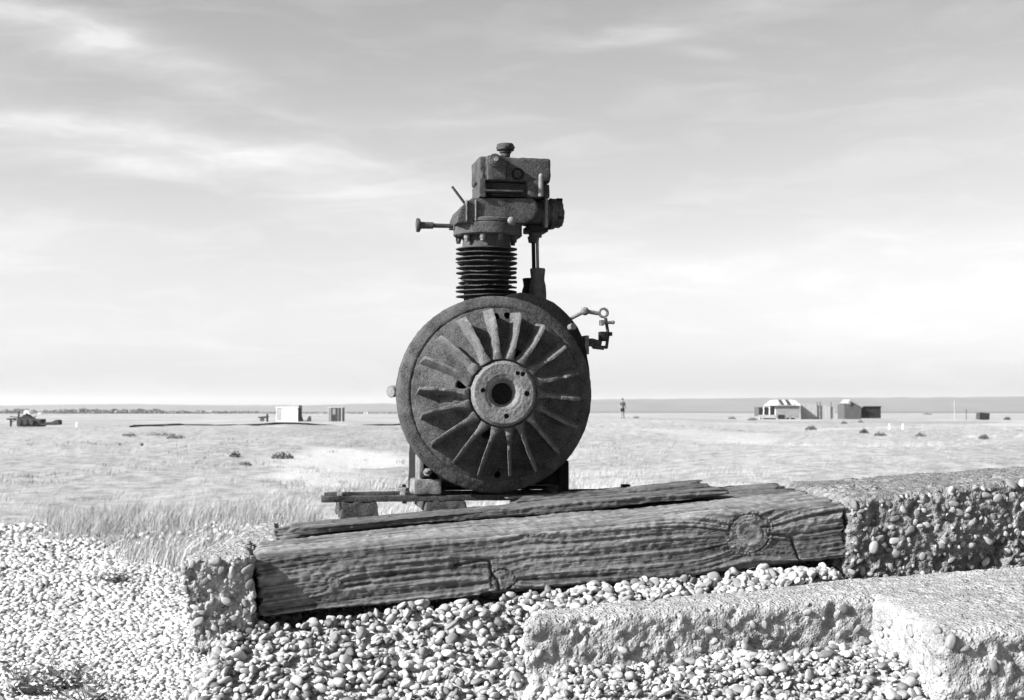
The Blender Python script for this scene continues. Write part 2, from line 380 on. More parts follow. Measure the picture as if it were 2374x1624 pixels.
def ground_at(px, py):
    d = ray(px, py); t = np.geomspace(2, 4000, 4000); z = ZC + d.z * t; h = ground_h(d.x * t, d.y * t)
    i = np.argmax(z < h) if (z < h).any() else len(t) - 1
    return Vector((d.x * t[i], d.y * t[i], float(h[i])))
def grass_mask(x, y):
    x = np.asarray(x, float); y = np.asarray(y, float); tx = x / np.maximum(y, .1)
    yb = np.interp(tx, [-.4, -.3, -.265, -.235, -.2, .0, .4], [10.8, 10.3, 8.2, 7.7, 7.2, 6.5, 6.5])
    n = fbm(x * .5, y * .5, 0, 4, 21)
    m = sstep(-.6, 1.0, y - yb + 1.1 * n)
    patch = sstep(-.55, .25, fbm(x * .13, y * .07, 0, 4, 33) + .25)
    clear = np.exp(-(((tx + .118 + .02 * fbm(x * .3, y * .3, 0, 3, 90)) / .04) ** 2 + ((y - 28 + 5 * fbm(x * .25, y * .2, 0, 3, 92)) / 6.5) ** 2)) * 1.1
    return np.clip(m * (.35 + .65 * patch) - clear, 0, 1)
d_rows = np.concatenate([np.linspace(.3, 4, 24)[:-1], np.geomspace(4, 6400, 250)])
angs = np.radians(np.concatenate([np.linspace(-180, -40, 36)[:-1], np.linspace(-40, 40, 260), np.linspace(40, 180, 36)[1:]]))
A, D = np.meshgrid(angs, d_rows); GX, GY = np.sin(A) * D, np.cos(A) * D; GZ = ground_h(GX, GY)
nr, nc = A.shape; idx = np.arange(nr * nc).reshape(nr, nc)
Q = np.stack([idx[:-1, :-1], idx[:-1, 1:], idx[1:, 1:], idx[1:, :-1]], -1).reshape(-1, 4)[:, ::-1]
m, q, b, co = new_mat('shingle_and_turf'); gm = attr(q, 'tone')
v1 = q.voro(co, 46, out='Color'); sp1 = q.n.new('ShaderNodeSeparateColor'); q.l.new(v1, sp1.inputs[0])
vd = q.voro(co, 46); pat = q.noise(co, .35, 6, .65); tuft = q.noise(q.mapping(co, (1, .6, 1)), 3.4, 8, .78)
big = q.noise(q.mapping(co, (.035, .012, 1)), 1.0, 5, .6)
shin = q.m('MULTIPLY', q.mapr(sp1.outputs[0], 0, 1, .27, .43), q.mapr(vd, .25, .8, 1.0, .72))
grs = q.m('MULTIPLY', q.mapr(tuft, .32, .68, .11, .34), q.mapr(big, .35, .65, .8, 1.1))
mixf = q.mapr(q.m('ADD', gm, q.m('MULTIPLY', q.m('SUBTRACT', pat, .5), .9)), .25, .7, 0, 1)
mx = q.n.new('ShaderNodeMix'); q.l.new(mixf, mx.inputs[0]); q.l.new(shin, mx.inputs[2]); q.l.new(grs, mx.inputs[3])
ln_ = q.n.new('ShaderNodeVectorMath'); ln_.operation = 'LENGTH'; q.l.new(co, ln_.inputs[0])
flk = q.mapr(q.noise(q.mapping(co, (1, .5, 1)), 5.5, 4, .7), .60, .74, 1.0, .45)
field = q.mapr(q.m('ADD', ln_.outputs['Value'], q.m('MULTIPLY', big, 300)), 1250, 1500, 0, 1)          # beyond the shingle the marsh pasture starts
m2 = q.n.new('ShaderNodeMix'); q.l.new(field, m2.inputs[0]); q.l.new(q.m('MULTIPLY', mx.outputs[0], flk), m2.inputs[2]); m2.inputs[3].default_value = .09
setcol(q, b, m2.outputs[0]); b.inputs['Roughness'].default_value = .95; b.inputs['Specular IOR Level'].default_value = .1
setbump(q, b, q.m('SUBTRACT', q.m('MULTIPLY', tuft, .5), vd), .5, .02)
M['ground'] = m
V = np.stack([GX, GY, GZ], -1).reshape(-1, 3)
ground = tag(link('ground', np_mesh('ground', V, Q, {'tone': grass_mask(V[:, 0], V[:, 1])}), M['ground']), kind='structure')

# hills on the skyline: a rolling ridge, real depth
xs = np.linspace(-3200, 3200, 220); ys = np.linspace(0, 1200, 14); HX, HY = np.meshgrid(xs, ys)
def hill_top(x):   # skyline pixel height above the horizon at ~4 km
    px = CX + F_PX * x / 4400
    return np.interp(px, [-400, 0, 300, 700, 950, 1350, 1800, 2374, 2800], [8, 9, 11, 10, 12, 22, 27, 29, 26])
prof = np.sin(np.clip(HY / 700, 0, 1) * math.pi / 2)
HZ = -9 + prof * (hill_top(HX) / F_PX * 4400 + ZC + 9 + 3.0 * fbm(HX / 420, HY / 600, 0, 4, 2) + 1.6 * fbm(HX / 45, HY / 200, 0, 2, 8))
hn = np.arange(HX.size).reshape(HX.shape)
HQ = np.stack([hn[:-1, :-1], hn[:-1, 1:], hn[1:, 1:], hn[1:, :-1]], -1).reshape(-1, 4)
tag(link('hills', np_mesh('hills', np.stack([HX, HY + 3700, HZ], -1).reshape(-1, 3), HQ), M['hill']), kind='structure')

# ------------------------------------------------------------------ the sunken plinth: its own tilted frame (u along, v back, w up)
TL = at(590, 1290, 2.97); TR = at(1960, 1160, 3.22); UL = (TR - TL).length; U = (TR - TL).normalized()
Vv = Vector((-U.y, U.x, 0)).normalized() + Vector((0, 0, .040)); Vv = (Vv - U * Vv.dot(U)).normalized(); W = U.cross(Vv)
PM = Matrix((U, Vv, W)).transposed().to_4x4(); PM.translation = TL; PMI = PM.inverted()
def PL(u, v, w): return PM @ Vector((u, v, w))
def pw(px, py, w):
    o = PMI @ Vector((0, 0, ZC)); d = PMI.to_3x3() @ ray(px, py); t = (w - o.z) / d.z; p = o + d * t; return p.x, p.y
def pv(px, py, v):
    o = PMI @ Vector((0, 0, ZC)); d = PMI.to_3x3() @ ray(px, py); t = (v - o.y) / d.y; p = o + d * t; return p.x, p.z

def timber(name, u0, u1, v0, v1, w0, w1, n, mat, seed, knots=(), cracks=(), relief=.003, r=.012, ragged=.01, parent=None, world=None, warp=.004, rot=.0):
    dims = (u1 - u0, v1 - v0, w1 - w0); P, N, Q = grid_box(dims, n, min(r, min(dims) * .45))
    x, y, z = P.T; nx, ny, nz = N.T; L = dims[0]
    def rings(s, base_off):
        """grain coordinate on a face with cross coordinate s"""
        damp = 1.0; groove = np.zeros(len(x)); phi = s + .010 * np.sin(x * 4.6 + seed) + .007 * fbm(x * 2.2, s * 5, seed, 2, seed)
        for (kx, ks, kr) in knots if base_off == 0 else ():
            d = np.hypot((x - kx) * .9, (s - ks)); wgt = np.exp(-(d / (1.9 * kr)) ** 2)
            phi = phi + wgt * kr * .75 * np.tanh((s - ks) / (.5 * kr)); ins = 1 - sstep(kr * .75, kr * 1.25, d)
            phi = phi * (1 - ins) + (d * .9 + .3 + .003 * np.sin(np.arctan2(s - ks, x - kx) * 2)) * ins; damp = damp * (1 - .55 * ins); groove = np.maximum(groove, np.exp(-((d - kr * 1.05) / .0016) ** 2) * (vn((x - kx) / .03, (s - ks) / .03, 0, 44) > -.25))
        a = vn(phi / .0085, x * 1.3, base_off + seed, seed); a = np.sign(a) * np.abs(a) ** .7
        c = vn(phi / .0032, x * 3.0, base_off + seed, seed + 5); e = vn(phi / .0014, x * 9, base_off, seed + 6)
        return a * damp, c * damp - groove * 2.2, e
    fa, fc, fe = rings(z, 0); ta, tcx, te = rings(y, 40)
    wf = np.abs(ny) ** 2; wt = np.abs(nz) ** 2
    rel = wf * (fa * .65 + fc * .6 + fe * .3) + wt * (ta * .5 + tcx * .5 + te * .25)
    blk = fbm(x / .012, y / .02, z / .009, 3, seed + 9)
    d = relief * .8 * rel + .0012 * blk + warp * fbm(x * 3.1, y * 9, z * 9, 3, seed + 3) - relief * .6
    # eroded long splits in the top
    d -= wt * .006 * sstep(.45, .8, vn(y / .011, x * 1.7, 3, seed + 12)) * sstep(.0, .5, vn(x * 2.3, y / .05, 9, seed + 2))
    for pts in cracks:
        best = np.full(len(x), 9.0)
        for (ax, az_), (bx, bz) in zip(pts[:-1], pts[1:]):
            ex, ez = bx - ax, bz - az_; t = np.clip(((x - ax) * ex + (z - az_) * ez) / (ex * ex + ez * ez + 1e-12), 0, 1)
            best = np.minimum(best, np.hypot(x - ax - t * ex, z - az_ - t * ez + .0015 * vn(x / .006, z / .006, 0, 4)))
        d -= wf * (ny < 0) * .011 * np.exp(-(best / .0022) ** 2)
    if rot:                                  # crumbled arrises
        d -= rot * sstep(.1, .9, fbm(x * 14, y * 10, z * 18, 3, seed + 30)) * np.abs(ny * nz * 2 + .15)
    P = P + N * d[:, None]
    end = np.exp(-x / .04) - np.exp(-(L - x) / .04)
    P[:, 0] += end * ragged * fbm(y / .02, z / .012, seed, 3, seed + 20)
    tone = np.clip(.5 + .45 * rel + .15 * blk, 0, 1)
    P = P + np.array([u0, v0, w0]); Wd = P @ np.array(PM.to_3x3()).T if world is None else P @ np.array(world.to_3x3()).T
    org = TL if world is None else world.translation
    me = np_mesh(name, P, Q, {'tone': tone}); o = link(name, me, mat, parent); o.matrix_world = PM if world is None else world
    return o
def kpt(px, py, v=0): u, w = pv(px, py, v); return u, w
BH = .135
k1 = kpt(1738, 1238); k2 = kpt(1165, 1345); k3 = kpt(1235, 1222)
def cr(*pts): return [(lambda a: (a[0], a[1] + BH))(kpt(*p)) for p in pts]
front_beam = timber('timber_beam', 0, UL, 0, .245, -BH, 0, (560, 46, 58), M['timber'], 3,
    knots=[(k1[0], k1[1] + BH, .042), (k2[0], k2[1] + BH, .022), (k3[0], k3[1] + BH, .018), (.16, .06, .012)],
    cracks=[cr((1055, 1312), (1120, 1300), (1136, 1303), (1140, 1330), (1155, 1345), (1158, 1372)), cr((1768, 1222), (1785, 1222)), cr((1782, 1240), (1822, 1244), (1838, 1250), (1850, 1290), (1862, 1310)),
            cr((800, 1362), (860, 1352)), cr((690, 1250), (700, 1252))], relief=.0040, rot=.006)
tag(front_beam, 'thick weathered timber beam with a big round knot, lying along the front of the plinth', 'beam')
pu0 = pw(682, 1236, 0)[0]; pv0 = .252
b2u0 = pw(650, 1222, 0)[0]
back_beam = timber('timber_beam', b2u0, UL + .006, .252, .50, -.12, -.004, (300, 34, 24), M['timber_dark'], 8, relief=.003, ragged=.03, rot=.01)
tag(back_beam, 'dark rotted timber beam under the engine, behind the knotted front beam', 'beam')
pe = pw(1660, 1138, .012)[0]
plank = timber('split_plank', pu0, pe, .228, .33, 0.001, .0245, (300, 26, 10), M['timber_dark'], 14, relief=.0028, r=.004, ragged=.03, rot=.006, warp=.005)
tag(plank, 'long thin splitting plank lying on the beams in front of the engine', 'plank')
strip = timber('split_plank', pw(1180, 1150, .02)[0], pw(1655, 1128, .025)[0], .345, .44, 0.0, .026, (160, 20, 10), M['timber_dark'], 19, relief=.003, r=.004, ragged=.03, rot=.008, warp=.006)
tag(strip, 'short dark plank with a broken end, lying in the engine\'s shadow on the back beam', 'plank')

# ------------------------------------------------------------------ concrete
def block(name, corners, n, r, mat, seed, amp=.006, agg=.006, parent=None, smooth_top=.35, agg_scale=.016):
    """corners: 8 world points (bottom ccw from front-left, then top)"""
    C = np.array([tuple(c) for c in corners]); dims = (np.linalg.norm(C[1] - C[0]), np.linalg.norm(C[3] - C[0]), np.linalg.norm(C[4] - C[0]))
    P, N, Q = grid_box(dims, n, r); s = P / np.array(dims); a, b_, c = s.T
    def tri(a, b_, c):
        w8 = [(1 - a) * (1 - b_) * (1 - c), a * (1 - b_) * (1 - c), a * b_ * (1 - c), (1 - a) * b_ * (1 - c), (1 - a) * (1 - b_) * c, a * (1 - b_) * c, a * b_ * c, (1 - a) * b_ * c]
        return sum(w[:, None] * C[i] for i, w in enumerate(w8))
    X = tri(a, b_, c)
    e1 = (C[1] - C[0]) / dims[0]; e2 = (C[3] - C[0]) / dims[1]; e3 = (C[4] - C[0]) / dims[2]
    Nw = N[:, :1] * e1 + N[:, 1:2] * e2 + N[:, 2:] * e3; Nw /= np.maximum(np.linalg.norm(Nw, axis=1, keepdims=True), 1e-9)
    x, y, z = X.T
    d1, c1 = worley(x / agg_scale, y / agg_scale, z / agg_scale, seed); d2, c2 = worley(x / (agg_scale * .45), y / (agg_scale * .45), z / (agg_scale * .45), seed + 7)
    patch = sstep(-.5, .4, fbm(x * 12, y * 12, z * 12, 3, seed + 4))
    bump = agg * (np.sqrt(np.clip(.45 - d1 * d1, 0, 1)) * 1.4 * (.3 + .9 * c1) * patch + np.sqrt(np.clip(.4 - d2 * d2, 0, 1)) * .5 * c2)
    big = amp * 1.3 * fbm(x * 7, y * 7, z * 7, 3, seed) + amp * .9 * fbm(x * 55, y * 55, z * 55, 3, seed + 2)
    pit = -amp * 1.6 * sstep(.35, .8, fbm(x * 30, y * 30, z * 30, 3, seed + 13))
    low = sstep(.55, .0, c) * (np.abs(N[:, 2]) < .5)
    und = -low * amp * 3.0 * sstep(-.1, .7, fbm(x * 16, y * 16, z * 16, 3, seed + 40))
    flat = np.where(N[:, 2] > .6, smooth_top, 1.0); dd = (bump + big + pit) * flat + und
    X = X + Nw * dd[:, None]; tone = np.clip((c1 - .35) * sstep(.75, .35, d1) * patch, -.4, 1)
    cen = C.mean(0); cen[2] = C[:4, 2].mean()
    o = link(name, np_mesh(name, X - cen, Q, {'tone': tone}), mat, parent); o.location = cen
    return o, X, Nw, N
SUBP, SUBF = pebble_protos(2, 10, 5, .2)
STONE_ME = []
for i, Pp in enumerate(SUBP):
    me = np_mesh('stone', Pp, SUBF); me.materials.append(M['stone']); STONE_ME.append(me)
def studs(parent, X, Nw, N, count, seed, smin, smax, sel):
    rg = np.random.default_rng(seed); ids = np.where(sel(X, N))[0]
    ids = rg.choice(ids, size=min(count * 3, len(ids)), replace=False); used = []
    for i in ids:
        s = smin + (smax - smin) * rg.random() ** 2.2
        if any((X[i] - X[j]) @ (X[i] - X[j]) < ((s + sj) * .8) ** 2 for j, sj in used): continue
        used.append((i, s)); o = link('stone', STONE_ME[rg.integers(10)], None, parent)
        p = X[i] + Nw[i] * s * .12
        if parent is not None: p = p - np.array(parent.location)
        o.location = p; o.scale = (s, s, s)
        qn = Vector(Nw[i]).to_track_quat('Z', 'Y').to_euler(); o.rotation_euler = (Vector(Nw[i]).to_track_quat('Z', 'Y') @ Matrix.Rotation(rg.uniform(0, 6.28), 3, 'Z').to_quaternion()).to_euler()
        if len(used) >= count: break
def inview(X, m=30):
    c, s = math.cos(PITCH), math.sin(PITCH); y = X[:, 1]; z = X[:, 2] - ZC; f = y * c + z * s; u = -y * s + z * c
    px = CX + F_PX * X[:, 0] / f; py = CY - F_PX * u / f
    return (px > -m) & (px < 2374 + m) & (py > -m) & (py < 1624 + m), px, py
front = lambda X, N: (N[:, 1] < -.6) & inview(X)[0]
# left block
fl = pv(412, 1306, -.02); fr = pv(585, 1296, -.02); br = pv(612, 1446, -.02); bl = pv(452, 1530, -.02)
bkL = pw(590, 1218, .0); bkM = pw(500, 1252, .0); bkR = pw(700, 1196, 0)
left_block, X, Nw, N = block('concrete_block', [PL(bl[0], -.02, bl[1]), PL(-.004, -.024, br[1] - .05), PL(-.004, .262, -.2), PL(bkM[0], .262, -.2),
      PL(fl[0], -.022, fl[1] + .004), PL(-.003, -.022, .006), PL(-.003, .262, .002), PL(bkM[0], .262, .0)], (60, 80, 76), .014, M['concrete'], 5)
rear, X2, Nw2, N2 = block('rear_section', [PL(bkM[0] + .004, .255, -.2), PL(b2u0 - .006, .255, -.2), PL(b2u0 - .006, .62, -.2), PL(bkL[0], .62, -.2), PL(bkM[0] + .004, .255, -.004), PL(b2u0 - .006, .255, -.006), PL(b2u0 - .006, .62, -.006), PL(bkL[0], .62, -.01)], (50, 70, 30), .018, M['concrete'], 6)
rear.parent = left_block; rear.location -= left_block.location
tag(left_block, 'broken pebbly concrete block capping the free end of the timber beams, beside the grass', 'concrete block')
studs(left_block, X, Nw, N, 110, 3, .004, .012, front)
# right block
rb = pv(1975, 1350, -.01); rr = pv(2374, 1315, -.01); R1 = UL + .95
rt = pv(2374, 1150, -.01); q1_, q2_ = pw(2020, 1113, .0), pw(2374, 1130, .0); bk1 = q1_[1] + (q1_[1] - q2_[1]) * (q1_[0] - UL) / (q2_[0] - q1_[0]) * .3; bk2 = max(.25, q2_[1]); print('BK', q1_, q2_, bk1, bk2)
right_block, X, Nw, N = block('concrete_block', [PL(UL - .035, -.012, rb[1] - .05), PL(R1, .0, rr[1] - .05), PL(R1, bk2, -.3), PL(UL + .01, bk1, -.3),
      PL(UL + .012, -.004, .004), PL(R1, .0, rt[1] * .95 / (rt[0] - UL) if False else .012), PL(R1, bk2, .0), PL(UL + .012, bk1, .0)], (230, 60, 76), .03, M['concrete_grey'], 9, amp=.007, agg=.008)
tag(right_block, 'rough grey concrete block full of pebbles beyond the knotted end of the beam', 'concrete block')
studs(right_block, X, Nw, N, 240, 4, .0035, .013, front)
# stepped lower footing
def lower(p, dz): return Vector((p.x, p.y, p.z - dz))
a0, a1, a2, a3 = at(1222, 1440, 2.80), at(2060, 1382, 2.965), at(2060, 1330, 3.20), at(1234, 1414, 2.885)
foot = empty('concrete_footing', (.45, 2.9, .05))
footp = Vector(foot.location)
sl, X, Nw, N = block('slab', [lower(a0, .34) + Vector((-.01, -.02, 0)), lower(a1, .34) + Vector((0, -.02, 0)), lower(a2, .34), lower(a3, .34), a0, a1, a2, a3], (170, 34, 64), .02, M['concrete'], 15, amp=.0055, agg=.0045)
sl.parent = foot; sl.location -= footp
X0 = X
def studs2(par, X, Nw, N, count, seed, smin, smax, sel):
    keep = par.location.copy(); par.location = keep + footp; studs(par, X, Nw, N, count, seed, smin, smax, sel); par.location = keep
studs2(sl, X, Nw, N, 70, 8, .004, .012, front)
b0, b1, b2, b3 = at(2182, 1465, 2.60), at(2650, 1445, 2.64), at(2650, 1288, 3.25), Vector((.733, 3.16, at(2022, 1385, 2.95).z + .012))
s2, X, Nw, N = block('slab', [lower(b0, .4) + Vector((-.02, -.02, 0)), lower(b1, .4), lower(b2, .4), lower(b3, .4) + Vector((-.02, 0, 0)), b0, b1, b2, b3], (110, 90, 60), .02, M['concrete'], 25, amp=.005, agg=.004)
s2.parent = foot; s2.location -= footp
studs2(s2, X, Nw, N, 50, 9, .004, .012, lambda X, N: ((N[:, 1] < -.6) | (N[:, 0] < -.6)) & inview(X)[0])
tag(foot, 'low stepped concrete footing half buried in pebbles below the beam', 'concrete footing')
# rough foundation under the pebble bank
c0 = at(455, 1560, 2.80); zt = c0.z - .06
base_block, X, Nw, N = block('concrete_foundation', [(c0.x - .02, 2.55, -.06), (.3, 2.55, -.06), (.3, 3.45, -.06), (c0.x - .02, 3.45, -.06), (c0.x, 2.745, zt - .02), (.3, 2.745, zt - .03), (.3, 3.45, zt + .06), (c0.x, 3.40, zt + .06)], (110, 90, 50), .03, M['concrete'], 35, amp=.009, agg=.006)
tag(base_block, 'crumbling pale concrete foundation under the pebble bank', 'concrete foundation')
studs(base_block, X, Nw, N, 40, 12, .006, .02, lambda X, N: ((N[:, 1] < -.3) | (N[:, 0] < -.6)) & inview(X)[0])

# ------------------------------------------------------------------ pebble bank
def beam_y(x): # front foot of the beam in world
    t = (x - TL.x) / (TR.x - TL.x); return TL.y + t * (TR.y - TL.y)
def beam_z(x): t = (x - TL.x) / (TR.x - TL.x); return TL.z + t * (TR.z - TL.z) - BH
def bank_h(x, y):
    x = np.asarray(x, float); y = np.asarray(y, float); dist = beam_y(x) - y
    top = beam_z(np.clip(x, -.6, .85)) - .012
    z = top - (.66 - .34 * sstep(.0, .15, x)) * np.clip(dist + .0, 0, None)
    z = np.where(dist < 0, top - .02, z)
    mound = ZC - .528 + .062 * x + .012 * fbm(x * 4, y * 4, 0, 2, 4)
    wgt = sstep(.02, .12, x); zr = np.where(dist > .22, np.minimum(z, mound), z)
    z = z * (1 - wgt) + zr * wgt
    z = z - .5 * np.clip(2.3 - y, 0, None)          # falls away towards the photographer
    z = z - .10 * sstep(TR.x - .02, TR.x + .03, x) * sstep(.12, .0, dist)
    z = z + .012 * fbm(x * 9, y * 9, 0, 3, 6)
    z = z - .9 * np.clip(-.60 - x, 0, None) ** 1.0 * 2.0
    return np.maximum(z, -.06)
bx = np.linspace(-.72, 1.75, 220); by = np.linspace(1.35, 3.5, 180); BX, BY = np.meshgrid(bx, by); BZ = bank_h(BX, BY) - .006
bi = np.arange(BX.size).reshape(BX.shape); BQ = np.stack([bi[:-1, :-1], bi[:-1, 1:], bi[1:, 1:], bi[1:, :-1]], -1).reshape(-1, 4)
m, q, b, co = new_mat('bank_shingle'); vd = q.voro(co, 90); vc = q.n.new('ShaderNodeSeparateColor'); q.l.new(q.voro(co, 90, out='Color'), vc.inputs[0])
setcol(q, b, q.mapr(vc.outputs[0], 0, 1, .15, .3)); setbump(q, b, q.m('MULTIPLY', vd, -1.0), .8, .01); b.inputs['Roughness'].default_value = .9
bank = tag(link('shingle_bank', np_mesh('shingle_bank', np.stack([BX, BY, BZ], -1).reshape(-1, 3), BQ), m), kind='structure')
rg = np.random.default_rng(77); P_, S_ = [], []
def scatter(x0, x1, y0, y1, n, smin, smax, powr, lift, keep=None):
    x = rg.uniform(x0, x1, n); y = rg.uniform(y0, y1, n); s = smin + (smax - smin) * rg.random(n) ** powr
    z = bank_h(x, y) + s * lift; p = np.stack([x, y, z], -1)
    ok = np.ones(n, bool)
    if keep is not None: ok = keep(x, y)
    P_.append(p[ok]); S_.append(s[ok])
def not_in_ledge(x, y):
    d = beam_y(x) - y; la = (x > a0.x - .005) & (x < .84) & (y > np.interp(x, [a0.x, a1.x], [a0.y, a1.y]) - .012) & (y < np.interp(x, [a3.x, a2.x], [a3.y, a2.y]) + .004)
    lb = (x > np.interp(y, [2.6, 3.16], [b0.x, .733]) - .005) & (y > 2.585)
    lc = (x > TR.x + .01) & (y > 3.05)
    return ~(la | lb | lc)
scatter(-.60, .92, 2.55, 3.26, 5200, .0045, .010, 1.3, .15, lambda x, y: not_in_ledge(x, y) & (y > beam_y(x) - .45) & (x < .12 + (y > 2.95) * 2))
scatter(-.60, .92, 2.55, 3.26, 3600, .0055, .0135, 2.2, .75, lambda x, y: not_in_ledge(x, y) & (y < beam_y(x) + .02) & (x < .12 + (y > 2.95) * 2))
scatter(.05, 1.3, 2.25, 3.05, 7000, .0038, .0085, 1.5, .2, lambda x, y: not_in_ledge(x, y) & (y < 3.06))
scatter(.05, 1.3, 2.25, 3.05, 1500, .005, .013, 3.0, .6, lambda x, y: not_in_ledge(x, y) & (y < 3.06))
scatter(.0, .95, 2.80, 3.30, 2800, .005, .014, 2.0, .5, lambda x, y: not_in_ledge(x, y) & (y < beam_y(x) + .05) & (y > beam_y(x) - .22))
scatter(-.71, -.57, 2.45, 3.15, 1500, .005, .013, 1.8, .4)
PB = np.concatenate(P_); SB = np.concatenate(S_)
nB = len(PB); EU = rg.uniform(-.7, .7, (nB, 3)); EU[:, 2] = rg.uniform(0, 6.28, nB); EU[:, 0] += .5; TN = rg.random(nB)
vis, px_, py_ = inview(PB, -5); score = np.where(vis & (PB[:, 2] - bank_h(PB[:, 0], PB[:, 1]) > SB * .5), SB / PB[:, 1], 0)
best = np.argsort(-score)[:290]; rest = np.ones(nB, bool); rest[best] = False
PEB_ME = []
for i, Pp in enumerate(pebble_protos(2, 10, 55, .16)[0]):
    me = np_mesh('pebble', Pp, SUBF); me.materials.append(M['pebble']); PEB_ME.append(me)
for i in best:
    o = link('pebble', PEB_ME[i % 10], None, bank); o.location = PB[i]; o.rotation_euler = EU[i]; o.scale = (SB[i],) * 3
pr, pf = pebble_protos(2, 10, 56, .16)
mass = link('pebble_mass', bake('pebble_mass', pr, pf, PB[rest], EU[rest], SB[rest], TN[rest]), M['pebble_stuff'], bank); tag(mass, kind='stuff')

# open shingle left of the plinth
def frustum_pts(n, y0, y1, t0, t1, powr=1.0):
    k = rg.random(n); y = 1 / (1 / y0 + (1 / y1 - 1 / y0) * k) if powr == 1 else np.exp(np.log(y0) + (np.log(y1) - np.log(y0)) * k)
    t = rg.uniform(t0, t1, n); return t * y, y
xg, yg = frustum_pts(44000, 3.9, 12.0, -.40, -.10, 2); ok = (rg.random(len(xg)) > grass_mask(xg, yg) * .9) & ~((xg > -.70) & (yg < 3.6)); xg, yg = xg[ok], yg[ok]
sg = (.0065 + .010 * rg.random(len(xg)) ** 2) * np.clip(yg / 5.5, .85, 1.9)
zg = ground_h(xg, yg) + sg * .25; pr1, pf1 = pebble_protos(0, 12, 91, .1); pr1 = [p * 1.12 for p in pr1]
eg = np.stack([rg.normal(0, .35, len(xg)), rg.normal(0, .35, len(xg)), rg.uniform(0, 6.28, len(xg))], -1)
tag(link('open_shingle', bake('open_shingle', pr1, pf1, np.stack([xg, yg, zg], -1), eg, sg, rg.random(len(xg)) ** .8), M['shingle_far']), 'pale small pebbles spread over the open ground beside the plinth', 'shingle', kind='stuff')
# ------------------------------------------------------------------ the engine (frame: x along the beams, y back, z up from the mounting rails)
YAW = math.atan2(U.y, U.x)
FC = at(1152, 914, 3.5); ZB = at(1000, 1147, 3.57).z
EM = Matrix.Translation((FC.x, FC.y, ZB)) @ Matrix.Rotation(YAW, 4, 'Z'); EMI = EM.inverted()
CAM_L = EMI @ Vector((0, 0, ZC))
def E(px, py, y0):
    d = EMI.to_3x3() @ ray(px, py); t = (y0 - CAM_L.y) / d.y; p = CAM_L + d * t; return p.x, p.z
def E3(px, py, y0): x, z = E(px, py, y0); return Vector((x, y0, z))
def zt_at(x, y):     # plinth top height (engine frame) under engine-frame x,y
    w = EM @ Vector((x, y, 0)); n = W; z = TL.z - (n.x * (w.x - TL.x) + n.y * (w.y - TL.y)) / n.z; return z - ZB
eng = empty('stationary_engine', EM.translation, YAW)
tag(eng, 'rusted single-cylinder stationary engine with a finned fan flywheel, mounted on the timber beams', 'engine')
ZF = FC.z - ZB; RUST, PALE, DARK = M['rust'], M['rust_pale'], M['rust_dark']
def ebox(mb, px0, px1, py0, py1, y0, y1, yp=None):
    yp = y0 if yp is None else yp; x0, z1 = E(px0, py0, yp); x1, z0 = E(px1, py1, yp); return mb.box(x0, x1, y0, y1, z0, z1)

# --- flywheel plate with real holes
PR = ([.05, .075, .092, .12, .16, .200, .2155], [-.085, -.082, -.078, -.059, -.033, -.008, .0015])
def plate_y(r): return np.interp(r, *PR)
def polar(prof_r, prof_y, ns, holes, cz):
    nr_ = len(prof_r); th = np.linspace(0, 2 * np.pi, ns, endpoint=False); RR, TH = np.meshgrid(prof_r, th, indexing='ij')
    X = RR * np.cos(TH); Z = RR * np.sin(TH); Yy = np.repeat(np.asarray(prof_y)[:, None], ns, 1)
    P = np.stack([X, Yy, Z + cz], -1).reshape(-1, 3); id_ = np.arange(nr_ * ns).reshape(nr_, ns); nx = np.roll(id_, -1, 1)
    Qd = np.stack([id_[:-1], nx[:-1], nx[1:], id_[1:]], -1).reshape(-1, 4)
    for hx, hz, hr in holes:
        c = P[Qd].mean(1); ins = (c[:, 0] - hx) ** 2 + (c[:, 2] - cz - hz) ** 2 < hr * hr
        bv = np.intersect1d(np.unique(Qd[ins]), np.unique(Qd[~ins])); dx = P[bv, 0] - hx; dz = P[bv, 2] - cz - hz; L = np.hypot(dx, dz)
        P[bv, 0] = hx + dx / L * hr; P[bv, 2] = cz + hz + dz / L * hr; Qd = Qd[~ins]
    return P, Qd
def disp(P, amp, k=1 / .008):
    return P + np.stack([fbm(P[:, 0] * k, P[:, 1] * k, P[:, 2] * k, 3, 3 + i) for i in range(3)], -1) * amp
def pol(a, r): return (r * math.cos(R(a)), r * math.sin(R(a)))
big_holes = [pol(168, .100) + (.0132,), pol(248, .100) + (.0135,), pol(68, .101) + (.0125,)]
small_holes = [pol(83, .197) + (.0085,), pol(91.5, .193) + (.009,), pol(-90, .2) + (.008,)]
rr = np.concatenate([np.linspace(.05, .212, 82), [.2145, .2155, .217, .219, .224, .231, .238, .243, .2455, .246, .246, .246, .243, .15, .05]])
yy = np.concatenate([plate_y(np.linspace(.05, .212, 82)), [.0015, .0025, .0022, .001, .0025, .0055, .0088, .0115, .0145, .020, .042, .062, .066, .066, .066]])
P, Qd = polar(rr, yy, 300, big_holes + small_holes, ZF)
fly = link('flywheel', np_mesh('flywheel', disp(P, .0009), Qd[:, ::-1]), RUST, eng); fly['label'] = 'round rusted fan flywheel with radial blades'
for hx, hz, hr in big_holes + small_holes:
    y0 = float(plate_y(math.hypot(hx, hz))) - .004
    mb = MB(); mb.ring((hx, y0 + .012, ZF + hz), (0, 1, 0), hr * 1.25, hr * .995, .02); mb.lathe([(hr * 1.2, .0), (hr * 1.2, .002)], (hx, y0 + .032, ZF + hz), (0, 1, 0), 20); mb.build('bolt_hole', M['void'], fly)
rgb = random.Random(5)
